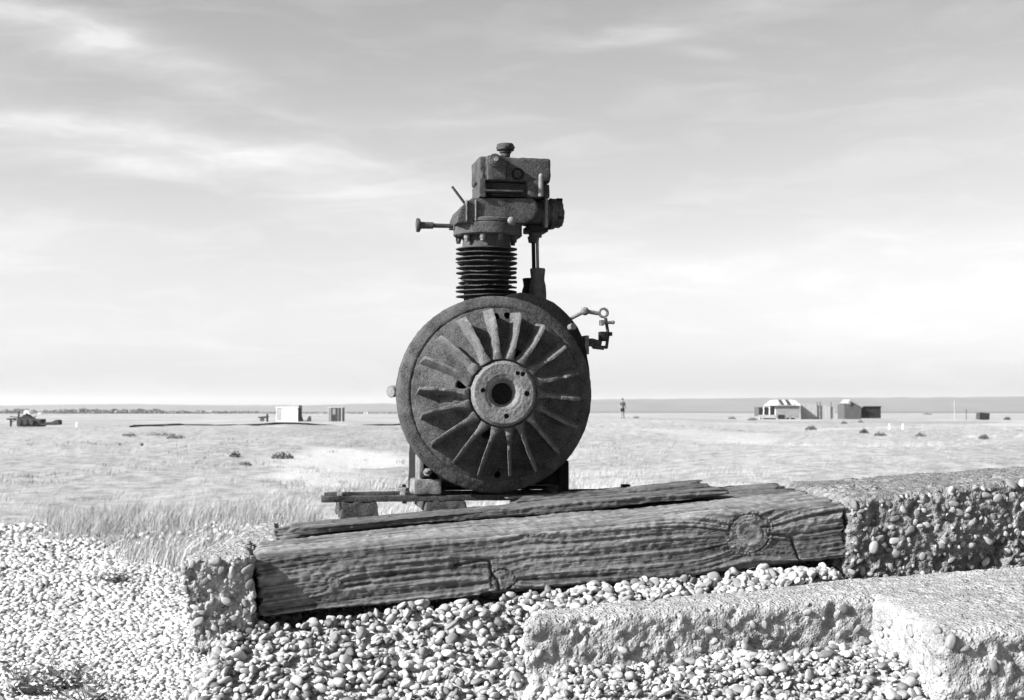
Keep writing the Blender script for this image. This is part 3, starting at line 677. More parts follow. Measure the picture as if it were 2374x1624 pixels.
def blade(phi, k):
    st = 22; mb = MB(); V = []; Fc = []
    c, s = math.cos(R(phi)), math.sin(R(phi)); tx, tz = s, -c
    brk = rgb.random(); cut0 = rgb.uniform(.11, .17); cutd = rgb.uniform(.004, .012) if brk < .55 else 0
    rtip = .2065 + rgb.uniform(-.005, .004)
    for i in range(st + 1):
        t = i / st; r = .084 + (rtip - .084) * t; yb = float(plate_y(r)) + .005
        yf = float(np.interp(r, [.084, .10, .14, .18, .207], [-.089, -.090, -.082, -.068, -.055])) + .0025 * float(vn(i * .45, k * 3.7, 0, 2)) + .0012 * float(vn(i * 1.3, k, 5, 8))
        if cutd and ((r < cut0) if brk < .3 else (r > cut0)): yf += cutd
        h = max(yb - yf, .004); off = .14 * h - .002; w = .5 * math.sin(t * 2.2) * .008
        hb = float(np.interp(t, [0, .15, .4, 1], [.018, .010, .0048, .0040])); hf = float(np.interp(t, [0, .18, .45, 1], [.0105, .0055, .0038, .0036])) * (1 + .18 * float(vn(i * .8, k, 9, 3)))
        for (tt, y_) in ((-hb - .004, yb), (hb - .004, yb), (off + hf + w, yf), (off - hf + w, yf)):
            V.append((r * c + tx * tt, y_, ZF + r * s + tz * tt))
    for i in range(st):
        for j in range(4): a = i * 4 + j; b_ = i * 4 + (j + 1) % 4; Fc.append((a, b_, b_ + 4, a + 4))
    Fc += [(3, 2, 1, 0), tuple(st * 4 + j for j in range(4))]
    mb.add(V, Fc); return mb.build('blade', M['blade'], fly, bevel=.0012, seg=1, ang=50)
for k in range(18): blade(98 - 20 * k + rgb.uniform(-1.2, 1.2), k)
# hub
hy = -.100; rh = .0745
hub_h = [pol(0, .056) + (.0068,), pol(-84, .055) + (.0063,), pol(172, .053) + (.0058,), pol(56, .060) + (.0055,), pol(46, .066) + (.006,)]
rr = np.concatenate([[.024, .027, .0285, .030], np.linspace(.0315, .072, 26), [.0738, .0745, .0745, .0745, .078, .0795, .0795, .079]])
yy = np.concatenate([[-.045, -.075, -.082, -.0835], np.interp(np.linspace(.0315, .072, 26), [.0315, .037, .039, .0455, .0465, .072], [-.086, -.097, -.0975, -.0985, -.100, -.100]), [-.0995, -.098, -.092, -.0905, -.090, -.088, -.076, -.060]])
P, Qd = polar(rr, yy, 220, hub_h, ZF); hub = link('hub', np_mesh('hub', disp(P, .0007), Qd[:, ::-1]), PALE, fly); hub['label'] = 'paler worn hub ring in the middle of the flywheel'
for hx, hz, hr in hub_h: mb = MB(); mb.lathe([(hr * 1.2, 0), (hr * 1.2, .004), (hr * .3, .0042)], (hx, hy + .006, ZF + hz), (0, 1, 0), 16); mb.build('bolt_hole', M['void'], fly)
mb = MB()
mb.lathe([(.0275, 0), (.0275, .05)], (0, -.062, ZF), (0, 1, 0), 32)
mb.build('hub_recess', M['void'], fly)
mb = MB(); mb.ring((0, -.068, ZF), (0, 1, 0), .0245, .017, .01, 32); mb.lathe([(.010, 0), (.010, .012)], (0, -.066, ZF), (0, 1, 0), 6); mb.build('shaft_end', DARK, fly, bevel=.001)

# --- crankcase, drum, feet
mb = MB(); xl, _ = E(974, 1080, .10); xr, _ = E(1312, 1080, .10)
mb.prism([(xl, .02), (xr, .02), (xr - .004, .11), (xr - .03, .22), (xr - .09, .42), (xl + .06, .42), (xl + .004, .24)], .085, .36)
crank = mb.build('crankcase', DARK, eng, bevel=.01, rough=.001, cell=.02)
mb = MB(); cx, cz = E(1165, 905, .1); pts = []
for a in range(0, 360, 5):
    rp = float(np.interp((a + 180) % 360 - 180, [-180, -60, -20, 0, 20, 40, 60, 80, 100, 180], [190, 190, 196, 203, 212, 229, 236, 230, 204, 190])) * 1.105e-3
    pts.append((cx + rp * math.cos(R(a)), cz + rp * math.sin(R(a))))
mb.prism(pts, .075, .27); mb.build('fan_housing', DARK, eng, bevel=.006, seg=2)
mb = MB(); ebox(mb, 960, 1024, 1112, 1147, .062, .16); mb.build('foot', PALE, eng, bevel=.006, rough=.0012, cell=.012)
mb = MB(); ebox(mb, 972, 983, 1056, 1116, .075, .16); mb.build('side_wall', PALE, eng, bevel=.003)
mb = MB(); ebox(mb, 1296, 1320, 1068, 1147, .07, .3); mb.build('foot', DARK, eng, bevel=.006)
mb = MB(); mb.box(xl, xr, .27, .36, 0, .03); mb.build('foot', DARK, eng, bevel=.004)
mb = MB(); p = E3(992, 1098, .07); mb.lathe([(.011, 0), (.011, .012), (.006, .0125), (.006, .022)], p, (-.3, -.9, .35), 6); mb.build('nut', PALE, eng, bevel=.001)
mb = MB(); mb.ball(E3(984, 1103, .075), .011, 2); mb.cyl(E3(984, 1103, .075), E3(1003, 1112, .08), .008); mb.build('drain_plug', DARK, eng)
mb = MB(); a_, b_ = E3(924, 905, .16), E3(905, 909, .14); mb.cyl(a_, b_, .0145, .014, 12)
for i in range(6):
    p = a_.lerp(b_, .15 + i * .15); mb.cyl(p, p + (b_ - a_) * .06, .0155, .0155, 12)
mb.build('threaded_stub', PALE, eng)

# --- cylinder
YC = .20; cxm, _ = E(1127.6, 630, YC); zf0 = E(1127, 688, YC)[1]; zf1 = E(1127, 579, YC)[1]
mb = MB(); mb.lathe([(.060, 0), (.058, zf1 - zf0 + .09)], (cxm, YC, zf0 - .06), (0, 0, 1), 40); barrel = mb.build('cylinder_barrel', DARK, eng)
NFIN = 11
for i in range(NFIN):
    z = zf0 + (zf1 - zf0) * i / (NFIN - 1); n = 96; Rf = .0795 + .0025 * (i / NFIN) + rgb.uniform(-.001, .001); mb = MB(); V = []; Fc = []; badness = .35 if 1 < i < 8 else .1
    tiltx, tilty = rgb.uniform(-.012, .012), rgb.uniform(-.012, .012)
    for (ro, dz) in ((0, -.0026), (1, -.0011), (1, .0011), (0, .0026)):
        for j in range(n):
            a = 2 * math.pi * j / n; nz = float(vn(math.cos(a) * 3.2 + i * 7, math.sin(a) * 3.2, 0, 4)); fine_ = float(vn(a * 9, i, 0, 6))
            chip = .016 * max(0, nz - (1 - badness * 1.6)) / .5 + .0009 * fine_
            rad = (Rf - chip) if ro else .055; wz = .0016 * float(vn(math.cos(a) * 2.5, math.sin(a) * 2.5 + i * 5, 1, 9)) * ro * (1.6 if badness > .2 else .5)
            V.append((cxm + rad * math.cos(a), YC + rad * math.sin(a), z + dz + wz + rad * (tiltx * math.cos(a) + tilty * math.sin(a))))
    for r_ in range(4):
        for j in range(n): k = (j + 1) % n; r2 = (r_ + 1) % 4; Fc.append((r_ * n + j, r_ * n + k, r2 * n + k, r2 * n + j))
    mb.add(V, Fc); mb.build('cooling_fin', RUST, barrel, ang=30)
mb = MB(); zn0, zn1 = E(1127, 577, YC)[1], E(1127, 546, YC)[1]; mb.lathe([(.055, -.004), (.066, .001), (.0635, .006), (.062, zn1 - zn0 + .004)], (cxm, YC, zn0), (0, 0, 1), 40, wob=.03); mb.build('barrel_collar', RUST, barrel)

# --- cylinder head
hx0, z0 = E(1131, 551, YC); z1 = E(1131, 515, YC)[1]; h = z1 - z0
mb = MB(); mb.lathe([(.086, 0), (.0905, .004), (.0905, h * .72), (.0885, h * .76), (.0885, h * .80), (.0905, h * .84), (.090, h), (.086, h + .003)], (hx0, YC, z0), (0, 0, 1), 64)
head = mb.build('cylinder_head', RUST, eng, rough=.0008, cell=.012)
mb = MB(); mb.prism([E(*p, .13) for p in [(1217, 518), (1058, 518), (1063, 495), (1071, 479), (1084, 466), (1094, 460), (1232, 460), (1243, 468), (1248, 486), (1238, 506)]][::-1], .125, .285)
mb.build('port_casting', RUST, head, bevel=.006, rough=.001, cell=.012)
for px in (1081, 1102):
    mb = MB(); ebox(mb, px, px + 3, 463, 512, .119, .14); mb.build('casting_rib', PALE, head, bevel=.001)
mb = MB(); mb.prism([E(*p, .14) for p in [(1064, 515), (1060, 497), (1066, 482), (1076, 488), (1080, 515)]], .15, .26); mb.build('side_casting', RUST, head, bevel=.004)
xa, zp = E(1210, 494, YC); xb = E(1272, 494, YC)[0]; xc_ = E(1303, 494, YC)[0]
mb = MB(); mb.lathe([(.034, 0), (.036, .01), (.035, xb - xa)], (xa, YC, zp), (1, 0, 0), 36); mb.build('exhaust_port', RUST, head, rough=.0012, cell=.012)
mb = MB(); mb.lathe([(.037, 0), (.0405, .003), (.0405, (xc_ - xb) * .45), (.036, (xc_ - xb) * .5), (.0385, (xc_ - xb) * .62), (.0385, (xc_ - xb) * .8), (.030, (xc_ - xb) * .98), (.022, (xc_ - xb) * .9)], (xb, YC, zp), (1, 0, 0), 40, wob=.02); mb.build('exhaust_flange', RUST, head, rough=.003, cell=.006)
mb = MB(); ebox(mb, 1264, 1271, 459, 527, .150, .25); mb.build('flange_plate', PALE, head, bevel=.002)
for py, yy_ in ((464, .185), (505, .168), (521, .205)):
    mb = MB(); p = E3(1290, py, yy_); mb.cyl(p, p + Vector((.016, 0, 0)), .005, .005, 6); mb.build('flange_bolt', DARK, head)
for a in (215, 250, 285, 325, 20, 70, 120, 170):
    mb = MB(); p = Vector((hx0 + .0775 * math.cos(R(a)), YC + .0775 * math.sin(R(a)), z0 + .002)); mb.cyl(p, p - Vector((0, 0, .012)), .0078, .0078, 6); mb.cyl(p - Vector((0, 0, .011)), p - Vector((0, 0, .019)), .0062, .0055, 12); mb.build('head_nut', PALE if a < 260 and a > 200 else RUST, head)
mb = MB(); p = E3(1187, 517, .115); mb.cyl(p, p + Vector((-.006, -.02, .003)), .0085, .0085, 10); mb.ball(p + Vector((-.006, -.02, .003)), .010, 2, (.95, .7, 1)); mb.build('relief_plug', PALE, head)
mb = MB(); mb.cyl(E3(1078, 473, YC), E3(1048, 433, YC), .0036, .0034, 10); mb.build('decompression_lever', RUST, head)
mb = MB(); zk = E(964, 522.5, YC)[1]; X_ = lambda px: E(px, 522, YC)[0]
mb.lathe([(.010, 0), (.0175, .0015), (.0185, .006), (.0175, .010), (.009, .014), (.0085, X_(1004) - X_(964)), (.0058, X_(1005) - X_(964)), (.0055, X_(1050) - X_(964)), (.013, X_(1051) - X_(964)), (.013, X_(1057) - X_(964))], (X_(964), YC, zk), (1, 0, 0), 24); mb.build('starting_handle', RUST, head, rough=.0006)
# --- push rods
mb = MB(); ebox(mb, 1224, 1272, 522, 538, .165, .235); mb.build('tappet_boss', DARK, head, bevel=.004)
cpx, cz1 = E(1241, 536, YC); cz0 = E(1241, 551, YC)[1]; mb = MB(); mb.lathe([(.0175, 0), (.0175, cz1 - cz0)], (cpx, YC, cz0), (0, 0, 1), 20); mb.lathe([(.0135, 0), (.0165, .016)], (cpx - .004, YC + .004, cz0 - .014), (0, 0, 1), 16); mb.build('push_rod_collar', RUST, head, bevel=.001)
for px, r_, mt, y_ in ((1237, .0052, DARK, .205), (1246, .0042, PALE, .195)):
    mb = MB(); mb.cyl(E3(px + 1, 640, y_), E3(px - 1, 540, y_), r_, r_, 12); mb.build('push_rod', mt, eng)
for px, pt, y_, mt in ((1246.5, 623, .195, RUST), (1229, 646, .245, DARK)):
    bx_, bz = E(px, 695, y_); t_ = E(px, pt, y_)[1] - bz
    mb = MB(); mb.lathe([(.0230, 0), (.0232, t_ * .18), (.0215, t_ * .45), (.0180, t_ * .62), (.0185, t_ * .75), (.0200, t_ * .90), (.0203, t_ * .97), (.0190, t_), (.009, t_ - .002)], (bx_, y_, bz), (0, 0, 1), 32); mb.build('push_rod_tube', mt, eng, ang=60)
mb = MB(); ebox(mb, 1232, 1262, 693, 700, .175, .215); mb.build('tube_seat', PALE, eng, bevel=.001)
# --- rocker cover
mb = MB(); ebox(mb, 1111, 1277, 362, 424, .14, .27); rock = mb.build('rocker_cover', RUST, eng, bevel=.007, seg=3, rough=.0012, cell=.012)
mb = MB(); ebox(mb, 1113, 1278, 420, 457, .158, .275, .14); mb.build('cover_skirt', RUST, rock, bevel=.004, rough=.001, cell=.014)
mb = MB(); ebox(mb, 1131, 1174, 359, 418, .106, .145); mb.build('cover_boss', RUST, rock, bevel=.005, rough=.001, cell=.012)
mb = MB(); p = E3(1147, 373, .107); mb.lathe([(.017, 0), (.0175, .008), (.015, .010)], p, (-.05, -1, 0), 24); mb.lathe([(.0115, .009), (.0115, .017)], p, (-.05, -1, 0), 6); mb.build('cover_nut', RUST, rock, bevel=.001)
mb = MB(); mb.cyl(p + Vector((0, -.016, 0)), p + Vector((-.001, -.029, 0)), .0058, .0055, 12); mb.build('cover_stud', PALE, rock)
mb = MB(); p = E3(1200, 404, .14); mb.ring(p, (0, -1, 0), .0158, .0118, .006); mb.build('plug_ring', DARK, rock, bevel=.001)
mb = MB(); mb.lathe([(.0115, 0), (.010, .002)], p, (0, -1, 0), 24); mb.lathe([(.0052, 0), (.005, .007)], p, (0, -1, 0), 6); mb.build('plug', RUST, rock)
mb = MB(); ebox(mb, 1112, 1126, 412, 457, .116, .16); p = E3(1119, 412, .13); mb.cyl(p - Vector((0, 0, .004)), p + Vector((0, 0, .012)), .0062, .005, 10); mb.build('cover_lug', RUST, rock, bevel=.003, rough=.001, cell=.01)
mb = MB(); ebox(mb, 1224, 1258, 418, 458, .120, .16); mb.build('cover_lug', RUST, rock, bevel=.004, rough=.001, cell=.01)
mb = MB(); p = E3(1254, 456, .118); q_ = E3(1254, 408, .118); mb.cyl(p, q_, .0068, .006, 12); mb.ball(q_, .006, 1); mb.build('cover_stud', PALE, rock)
mb = MB(); ebox(mb, 1124, 1214, 439, 446, .114, .165); mb.build('cover_lip', RUST, rock, bevel=.002, rough=.0008, cell=.01)
kx, kz = E(1172, 364, YC); k1_, k2_, k3_ = [E(1172, q2, YC)[1] - kz for q2 in (356, 350, 335)]
mb = MB(); mb.lathe([(.012, 0), (.0125, k1_), (.016, k1_ + .001), (.0155, k2_), (.0225, k2_ + .001), (.0245, (k2_ + k3_) * .5), (.0215, k3_), (.012, k3_ + .0015)], (kx, YC, kz), (0, 0, 1), 28, wob=.07); mb.build('filler_cap', RUST, rock, rough=.0008)
# --- governor linkage
YG = .12; g3 = lambda px, py, y=YG: E3(px, py, y)
link_m = MB(); link_m.tube([g3(1306, 748, .14), g3(1354, 723)], .0050); link_m.ball(g3(1356, 722), .0112, 2); link_m.tube([g3(1356, 722), g3(1387, 727)], .0056); gov = link_m.build('governor_arm', PALE, eng)
mb = MB(); mb.ring(g3(1399, 726) + Vector((0, .004, 0)), (0, -1, 0), .0140, .0080, .009); mb.build('arm_eye', PALE, gov, bevel=.001)
mb = MB(); mb.tube([g3(1404, 738), g3(1410, 775), g3(1406, 806), g3(1372, 803)], .0042); rod = mb.build('governor_rod', RUST, eng)
mb = MB(); mb.cyl(g3(1393, 749), g3(1420, 748), .0042, .0042, 8); mb.ball(g3(1421, 748), .0055, 1); mb.box(*sum([[g3(1395, 749).x - .004, g3(1395, 749).x + .005], [.11, .13], [g3(1395, 749).z - .007, g3(1395, 749).z + .007]], [])); mb.build('rod_bolt', PALE, rod)
mb = MB(); ebox(mb, 1392, 1410, 769, 791, .108, .132); ebox(mb, 1408, 1420, 770, 779, .112, .126); mb.build('rod_clamp', DARK, rod, bevel=.001)
mb = MB(); ebox(mb, 1366, 1377, 785, 803, .105, .135); mb.cyl(g3(1376, 793), g3(1394, 797), .0085, .007, 10); mb.cyl(g3(1374, 806), g3(1400, 809), .004, .004, 8); mb.build('control_bracket', RUST, eng, bevel=.001)
mb = MB(); ebox(mb, 1356, 1366, 778, 822, .09, .15); mb.build('bracket_plate', PALE, eng, bevel=.0015)
mb = MB(); mb.cyl(E3(1322, 760, .075), E3(1330, 757, .06), .009, .009, 12); mb.build('housing_bolt', PALE, eng)

# ------------------------------------------------------------------ mounting rails, shims and bolts under the engine
def rail(px0, px1, y0, y1, label, th=.0142):
    x0 = E(px0, 1147, y0)[0]; x1 = E(px1, 1147, y0)[0]; r_ = empty('mounting_rail', EM @ Vector(((x0 + x1) / 2, (y0 + y1) / 2, -th - .0005)), YAW)
    c = Vector(((x0 + x1) / 2, (y0 + y1) / 2, -th - .0005)); mb = MB(); mb.box(x0 - c.x, x1 - c.x, y0 - c.y, y1 - c.y, 0, th); mb.build('bar', M['rust'], r_, bevel=.0015, rough=.0015, cell=.014)
    tag(r_, label, 'rail'); return r_, c
r1, c1_ = rail(746, 1490, .066, .104, 'rusted flat mounting rail under the flywheel side, with nuts near its raised end')
r2, c2_ = rail(752, 1500, .235, .273, 'rusted flat mounting rail behind the other one, under the back of the engine')
def nut_on(rt, c, px, py, y, double=False):
    x = E(px, py, y)[0]; mb = MB(); p = Vector((x, y, 0)) - c
    mb.lathe([(.0125, 0), (.0135, .003), (.0125, .0085), (.008, .010)], p, (0, 0, 1), 6)
    if double: mb.lathe([(.0105, .010), (.0115, .013), (.0105, .018), (.006, .0195)], p + Vector((.001, .004, 0)), (0.05, 0, 1), 6)
    zb = zt_at(x, y) + .02; mb.cyl(p, p + Vector((0, 0, min(zb + .003, -.02))), .0065, .006, 10); mb.build('bolt', M['rust_pale'] if True else None, rt, bevel=.001)
nut_on(r1, c1_, 792, 1145, .085); nut_on(r1, c1_, 938, 1143, .085, True); nut_on(r2, c2_, 931, 1137, .254, True); nut_on(r2, c2_, 972, 1140, .25)
mb = MB(); x0 = E(1450, 1120, .254)[0]; mb.box(-.011, .011, -.011, .011, 0, .0125); bb = mb.build('bolt_head', M['rust_dark'], r2, bevel=.0012); bb.location = Vector((x0, .254, 0)) - c2_
print('ZT', [round(zt_at(x, y), 4) for x in (-.45, -.3, -.15, 0, .2, .4) for y in (.085, .25)])
def shim(px0, px1, y0, y1, label, seed, sag=0.0):
    x0 = E(px0, 1170, y0)[0]; x1 = E(px1, 1170, y0)[0]; zb = [max(0.0, 0) + zt_at(x, y) for x in (x0, x1) for y in (y0, y1)]; z_t = -.0155
    zz = lambda x, y: zt_at(x, y) + SHIM_LIFT - .002
    mb = MB(); mb.hexa([(x0, y0, zz(x0, y0)), (x1, y0, zz(x1, y0)), (x1, y1, zz(x1, y1)), (x0, y1, zz(x0, y1)), (x0 + .004, y0 + .003, z_t), (x1 - .004, y0 + .003, z_t), (x1 - .004, y1, z_t), (x0 + .004, y1, z_t)])
    c = Vector(((x0 + x1) / 2, (y0 + y1) / 2, zz((x0 + x1) / 2, (y0 + y1) / 2))); mb.V = [tuple(Vector(v) - c) for v in mb.V]
    o = mb.build('rusted_shim', M['rust'], None, bevel=.003, rough=.003, cell=.012); o.location = EM @ c; o.rotation_euler = (0, 0, YAW); tag(o, label, 'shim'); return o
SHIM_LIFT = 0.0
shim(790, 878, .06, .27, 'chunky flaking rusted packing block under the raised end of the rails', 1)
shim(985, 1084, .06, .27, 'thin rusted packing plate under the rails below the engine foot', 2)
# ------------------------------------------------------------------ grass, scrub, weeds
def tuft_proto(seed, nb, spread, h, w, lean, droop=.35):
    rg2 = np.random.default_rng(seed); V = []; Fc = []
    for i in range(nb):
        a = rg2.uniform(0, 6.28); r0 = spread * rg2.random() ** .7; bx_, by_ = r0 * math.cos(a), r0 * math.sin(a); hh = h * rg2.uniform(.45, 1.0)
        ln = lean + rg2.normal(0, .28); ln2 = rg2.normal(0, .28); ww = w * rg2.uniform(.6, 1.2); f = rg2.uniform(0, 3.14); dx, dy = math.cos(f) * ww, math.sin(f) * ww
        b = len(V); mx, my = bx_ + ln * hh * .4, by_ + ln2 * hh * .4; tx_, ty_ = bx_ + ln * hh * (1 + droop), by_ + ln2 * hh * (1 + droop)
        V += [(bx_ - dx, by_ - dy, 0), (bx_ + dx, by_ + dy, 0), (mx + dx * .7, my + dy * .7, hh * .55), (mx - dx * .7, my - dy * .7, hh * .55), (tx_, ty_, hh)]
        Fc += [(b, b + 1, b + 2), (b, b + 2, b + 3), (b + 3, b + 2, b + 4)]
    return np.array(V), np.array(Fc)
def tufts(name, x, y, hscale, protos_args, tone, mat, label, cat, jit=.15):
    pr_ = [tuft_proto(s, *protos_args) for s in range(6)]; n = len(x); z = ground_h(x, y) - .01
    eul = np.stack([rg.normal(0, .06, n), rg.normal(0, .06, n), rg.uniform(-.5, .5, n)], -1)
    me = bake(name, [p[0] for p in pr_], pr_[0][1], np.stack([x, y, z], -1), eul, hscale, tone, smooth=False)
    return tag(link(name, me, mat), label, cat, kind='stuff')
# tall bleached grass edge, left
x, y = frustum_pts(20000, 7.0, 70.0, -.42, .42, 2)
gmk = grass_mask(x, y); cl = sstep(-.25, .45, fbm(x * .9, y * .6, 0, 3, 51)); ok = rg.random(len(x)) < gmk * (.25 + .75 * cl)
near_plinth = (y < 6.5) ; ok &= ~near_plinth; x, y = x[ok], y[ok]
hs = (.75 + .5 * rg.random(len(x))) * np.interp(y, [7, 12, 25, 70], [.9, .85, .55, .7]) * (.55 + .6 * sstep(-.3, .6, fbm(x * .35, y * .35, 0, 3, 61)))
tn = np.clip(.55 + .25 * fbm(x * .25, y * .16, 0, 4, 71) + rg.normal(0, .22, len(x)), 0, 1)
tufts('grass', x, y, hs, (11, .10, .22, .0022, .35), tn, M['grass'], 'bleached dry grass growing over the open shingle', 'grass')
x = rg.uniform(-.33, -.14, 5200); y = rg.uniform(7.0, 13.0, 5200); x = x * y
ok = (rg.random(len(x)) < grass_mask(x, y) * (.2 + .8 * sstep(-.3, .4, fbm(x * 1.2, y * 1.2, 0, 3, 52)))); x, y = x[ok], y[ok]
tufts('edge_grass', x, y, .28 + .6 * rg.random(len(x)) ** 1.5 + .25 * sstep(-.1, .5, fbm(x * .8, y * .8, 0, 3, 57)), (12, .11, .22, .0020, .15), np.clip(.5 + .35 * fbm(x * .7, y * .7, 0, 3, 58) + rg.normal(0, .2, len(x)), 0, 1), leafmat('edge_grass_blades', .07, .34), 'taller darker grass along the edge of the open shingle', 'grass')
# darker heathy clumps scattered in the turf: uncountable low ground cover
x, y = frustum_pts(9000, 9, 130, -.42, .42, 2); cl = fbm(x * .22, y * .10, 0, 4, 81); ok = (cl > .05) & (rg.random(len(x)) < grass_mask(x, y) + .1); x, y = x[ok], y[ok]
tufts('ground_cover', x, y, (.25 + .45 * rg.random(len(x))) * np.interp(y, [9, 120], [1, 1.6]), (14, .22, .13, .006, .1), rg.random(len(x)), M['scrub'] if False else leafmat('heath_clumps', .07, .26), 'dull low heath growing in patches through the pale grass', 'ground cover')

def bush(px, py, wpx, hpx, label, group='low scrub bushes on the shingle', dense=260, seed=1, dist=None, mat=None):
    p = ground_at(px, py) if dist is None else Vector(((px - CX) / F_PX * dist, dist, float(ground_h((px - CX) / F_PX * dist, dist))))
    k = p.y / F_PX; w, h = wpx * k / 2, hpx * k; rg2 = np.random.default_rng(seed)
    root = empty('scrub_bush', p); mb = MB()
    for i in range(4):
        a = rg2.uniform(0, 6.28); mb.cyl((0, 0, -.02), (w * .5 * math.cos(a), w * .35 * math.sin(a), h * .6), h * .04, h * .015, 6)
    mb.build('stem', M['scrap'], root)
    V, T = [], []; 
    for i in range(dense):
        a = rg2.uniform(0, 6.28); r_ = rg2.random() ** .5; lump = .7 + .3 * math.sin(3 * a + seed) ; zz = rg2.random() ** .8 * h * (1 - (r_ * .85) ** 2) * lump
        c = np.array([r_ * w * math.cos(a), r_ * w * .6 * math.sin(a), zz + h * .03]); s = h * rg2.uniform(.08, .17)
        d = rg2.normal(size=(2, 3)); d /= np.linalg.norm(d, axis=1, keepdims=True)
        V += [c - d[0] * s, c + d[1] * s * .6, c + d[0] * s, c - d[1] * s * .6]; T += [rg2.random()] * 4
    V = np.array(V); Qf = np.arange(len(V)).reshape(-1, 4)
    link('foliage', np_mesh('foliage', V, Qf, {'tone': np.array(T)}, False), mat or M['scrub'], root)
    tag(root, label, 'bush', group)
RB = [(1697, 972, 18, 8, 'small dark bush on the shingle between the standing person and the lean-to shed'), (1745, 975, 24, 9, 'low dark bush close against the glazed end of the lean-to shed'),
      (2150, 962, 22, 6, 'flat dark bush on the far ridge between the dark shed and the tall post'), (2335, 974, 16, 11, 'upright dark bush past the tilted crate'),
      (1957, 983, 14, 8, 'little dark bush in front of the gable of the tarred shed'), (1995, 980, 12, 7, 'little dark bush in front of the low wing of the tarred shed'),
      (1880, 998, 28, 15, 'wide dark bush in the grass before the board fence'), (2003, 1005, 20, 15, 'dark bush in the grass between the marker stones and the wide bush'),
      (2040, 1012, 30, 13, 'wide dark bush just below the marker stones'), (2135, 1013, 26, 13, 'dark bush in open grass below the far flat bush'),
      (2280, 1018, 24, 14, 'dark bush in the grass directly below the tilted crate'), (1475, 970, 16, 6, 'tiny dark bush at the feet of the standing person')]
for i, (px, py, w_, h_, lab) in enumerate(RB): bush(px, py, w_, h_, lab, seed=i)
LB = [(300, 1012, 34, 11, 'dark bush at the start of the scrub line under the rail track'), (372, 1011, 70, 11, 'longest low dark bush, lying along the rail track'), (408, 1017, 44, 14, 'dark bush touching the end of the longest one below the rail track'),
      (545, 1060, 26, 17, 'dark bush in the turf, smaller of a pair beside the white shingle clearing'), (655, 1065, 50, 22, 'large dark bush at the edge of the white shingle clearing'), (570, 1080, 28, 14, 'low dark bush just below the pair beside the clearing'),
      (278, 1033, 5, 6, 'tiny dark tuft below the scrub line, the smaller of two'), (329, 1034, 7, 8, 'tiny dark tuft below the scrub line, the larger of two')]
for i, (px, py, w_, h_, lab) in enumerate(LB): bush(px, py, w_, h_, lab, group='low scrub bushes on the hut side', seed=30 + i)
# weed in the near corner
def weed(px, py, size, seed, label):
    p = ground_at(px, py); root = empty('beach_weed', p); rg2 = np.random.default_rng(seed); V, Fq, T = [], [], []
    st = MB()
    for i in range(26):
        a = rg2.uniform(0, 6.28); el_ = rg2.uniform(.25, 1.25); L = size * rg2.uniform(.4, 1); d = Vector((math.cos(a) * math.cos(el_), math.sin(a) * math.cos(el_), math.sin(el_)))
        st.cyl((0, 0, -.01), d * L, .0022, .0012, 5)
        for k in range(7):
            c = d * L * (.3 + .7 * k / 6); aa = rg2.uniform(0, 6.28); ld = (Vector((math.cos(aa), math.sin(aa), rg2.uniform(-.1, .8)))).normalized(); sd_ = ld.cross(d).normalized(); s = size * rg2.uniform(.16, .30); b = len(V)
            up = ld.cross(sd_).normalized() * s * .08
            V += [c, c + ld * s * .45 + sd_ * s * .17, c + ld * s - up, c + ld * s * .45 - sd_ * s * .17]; Fq.append((b, b + 1, b + 2, b + 3)); T += [rg2.random()] * 4
    st.build('stem', M['leaf'], root); link('foliage', np_mesh('foliage', np.array([tuple(v) for v in V]), np.array(Fq), {'tone': np.array(T)}, False), M['leaf'], root)
    tag(root, label, 'weed')
weed(60, 1612, .17, 3, 'dark leafy beach weed with broad leaves, alone on the open shingle')
weed(150, 1600, .15, 4, 'smaller leafy beach weed beside the broad dark one')
weed(205, 1636, .12, 6, 'lowest leafy beach weed in the clump on the open shingle')
weed(262, 1352, .14, 7, 'dark weed at the foot of the grass edge near the concrete block')

# driftwood caught among the pebbles
def stick(p0, p1, r_, label, seed):
    p0, p1 = Vector(p0), Vector(p1); c = (p0 + p1) / 2; rnd_ = random.Random(seed); mb = MB(); n = 6; pts = [p0.lerp(p1, i / n) + Vector((0, 0, rnd_.uniform(-.003, .003))) for i in range(n + 1)]
    for i in range(n): mb.cyl(pts[i] - c, pts[i + 1] - c, r_ * (1 - .1 * i), r_ * (1 - .1 * (i + 1)), 7)
    o = mb.build('driftwood_stick', M['dark_board'], None); o.location = c; tag(o, label, 'stick')
def on_bank(px, py, Y, lift=.012):
    q3 = at(px, py, Y); return (q3.x, q3.y, float(bank_h(q3.x, q3.y)) + lift)
stick(on_bank(1690, 1570, 2.55), on_bank(1772, 1592, 2.52), .0045, 'thin dark driftwood stick on the pebbles in the corner of the footing', 1)
stick(on_bank(1560, 1530, 2.66), on_bank(1608, 1540, 2.63), .004, 'short dark driftwood twig on the pebbles along the footing', 2)
# ------------------------------------------------------------------ far things
class Far:
    """a thing standing at a pixel column, with a metre frame: x right, y away, z up"""
    def __init__(s, name, px, dist, label, cat, group=None, rz=0.0, py=None):
        s.k = dist / F_PX; X = (px - CX) * s.k; s.d = dist; h = float(ground_h(X, dist))
        s.px = px; s.root = empty(name, (X, dist, h), rz); tag(s.root, label, cat, group); s.py = HORIZON + (ZC - h) / s.k
    def x(s, px): return (px - s.px) * s.k
    def z(s, py): return (s.py - py) * s.k
    def box(s, name, px0, px1, py0, py1, y0, y1, mat, parent=None, bevel=0.0, down=0.0):
        mb = MB().box(s.x(px0), s.x(px1), y0, y1, s.z(py1) - down, s.z(py0)); return mb.build(name, mat, parent or s.root, bevel=bevel, flat=True)
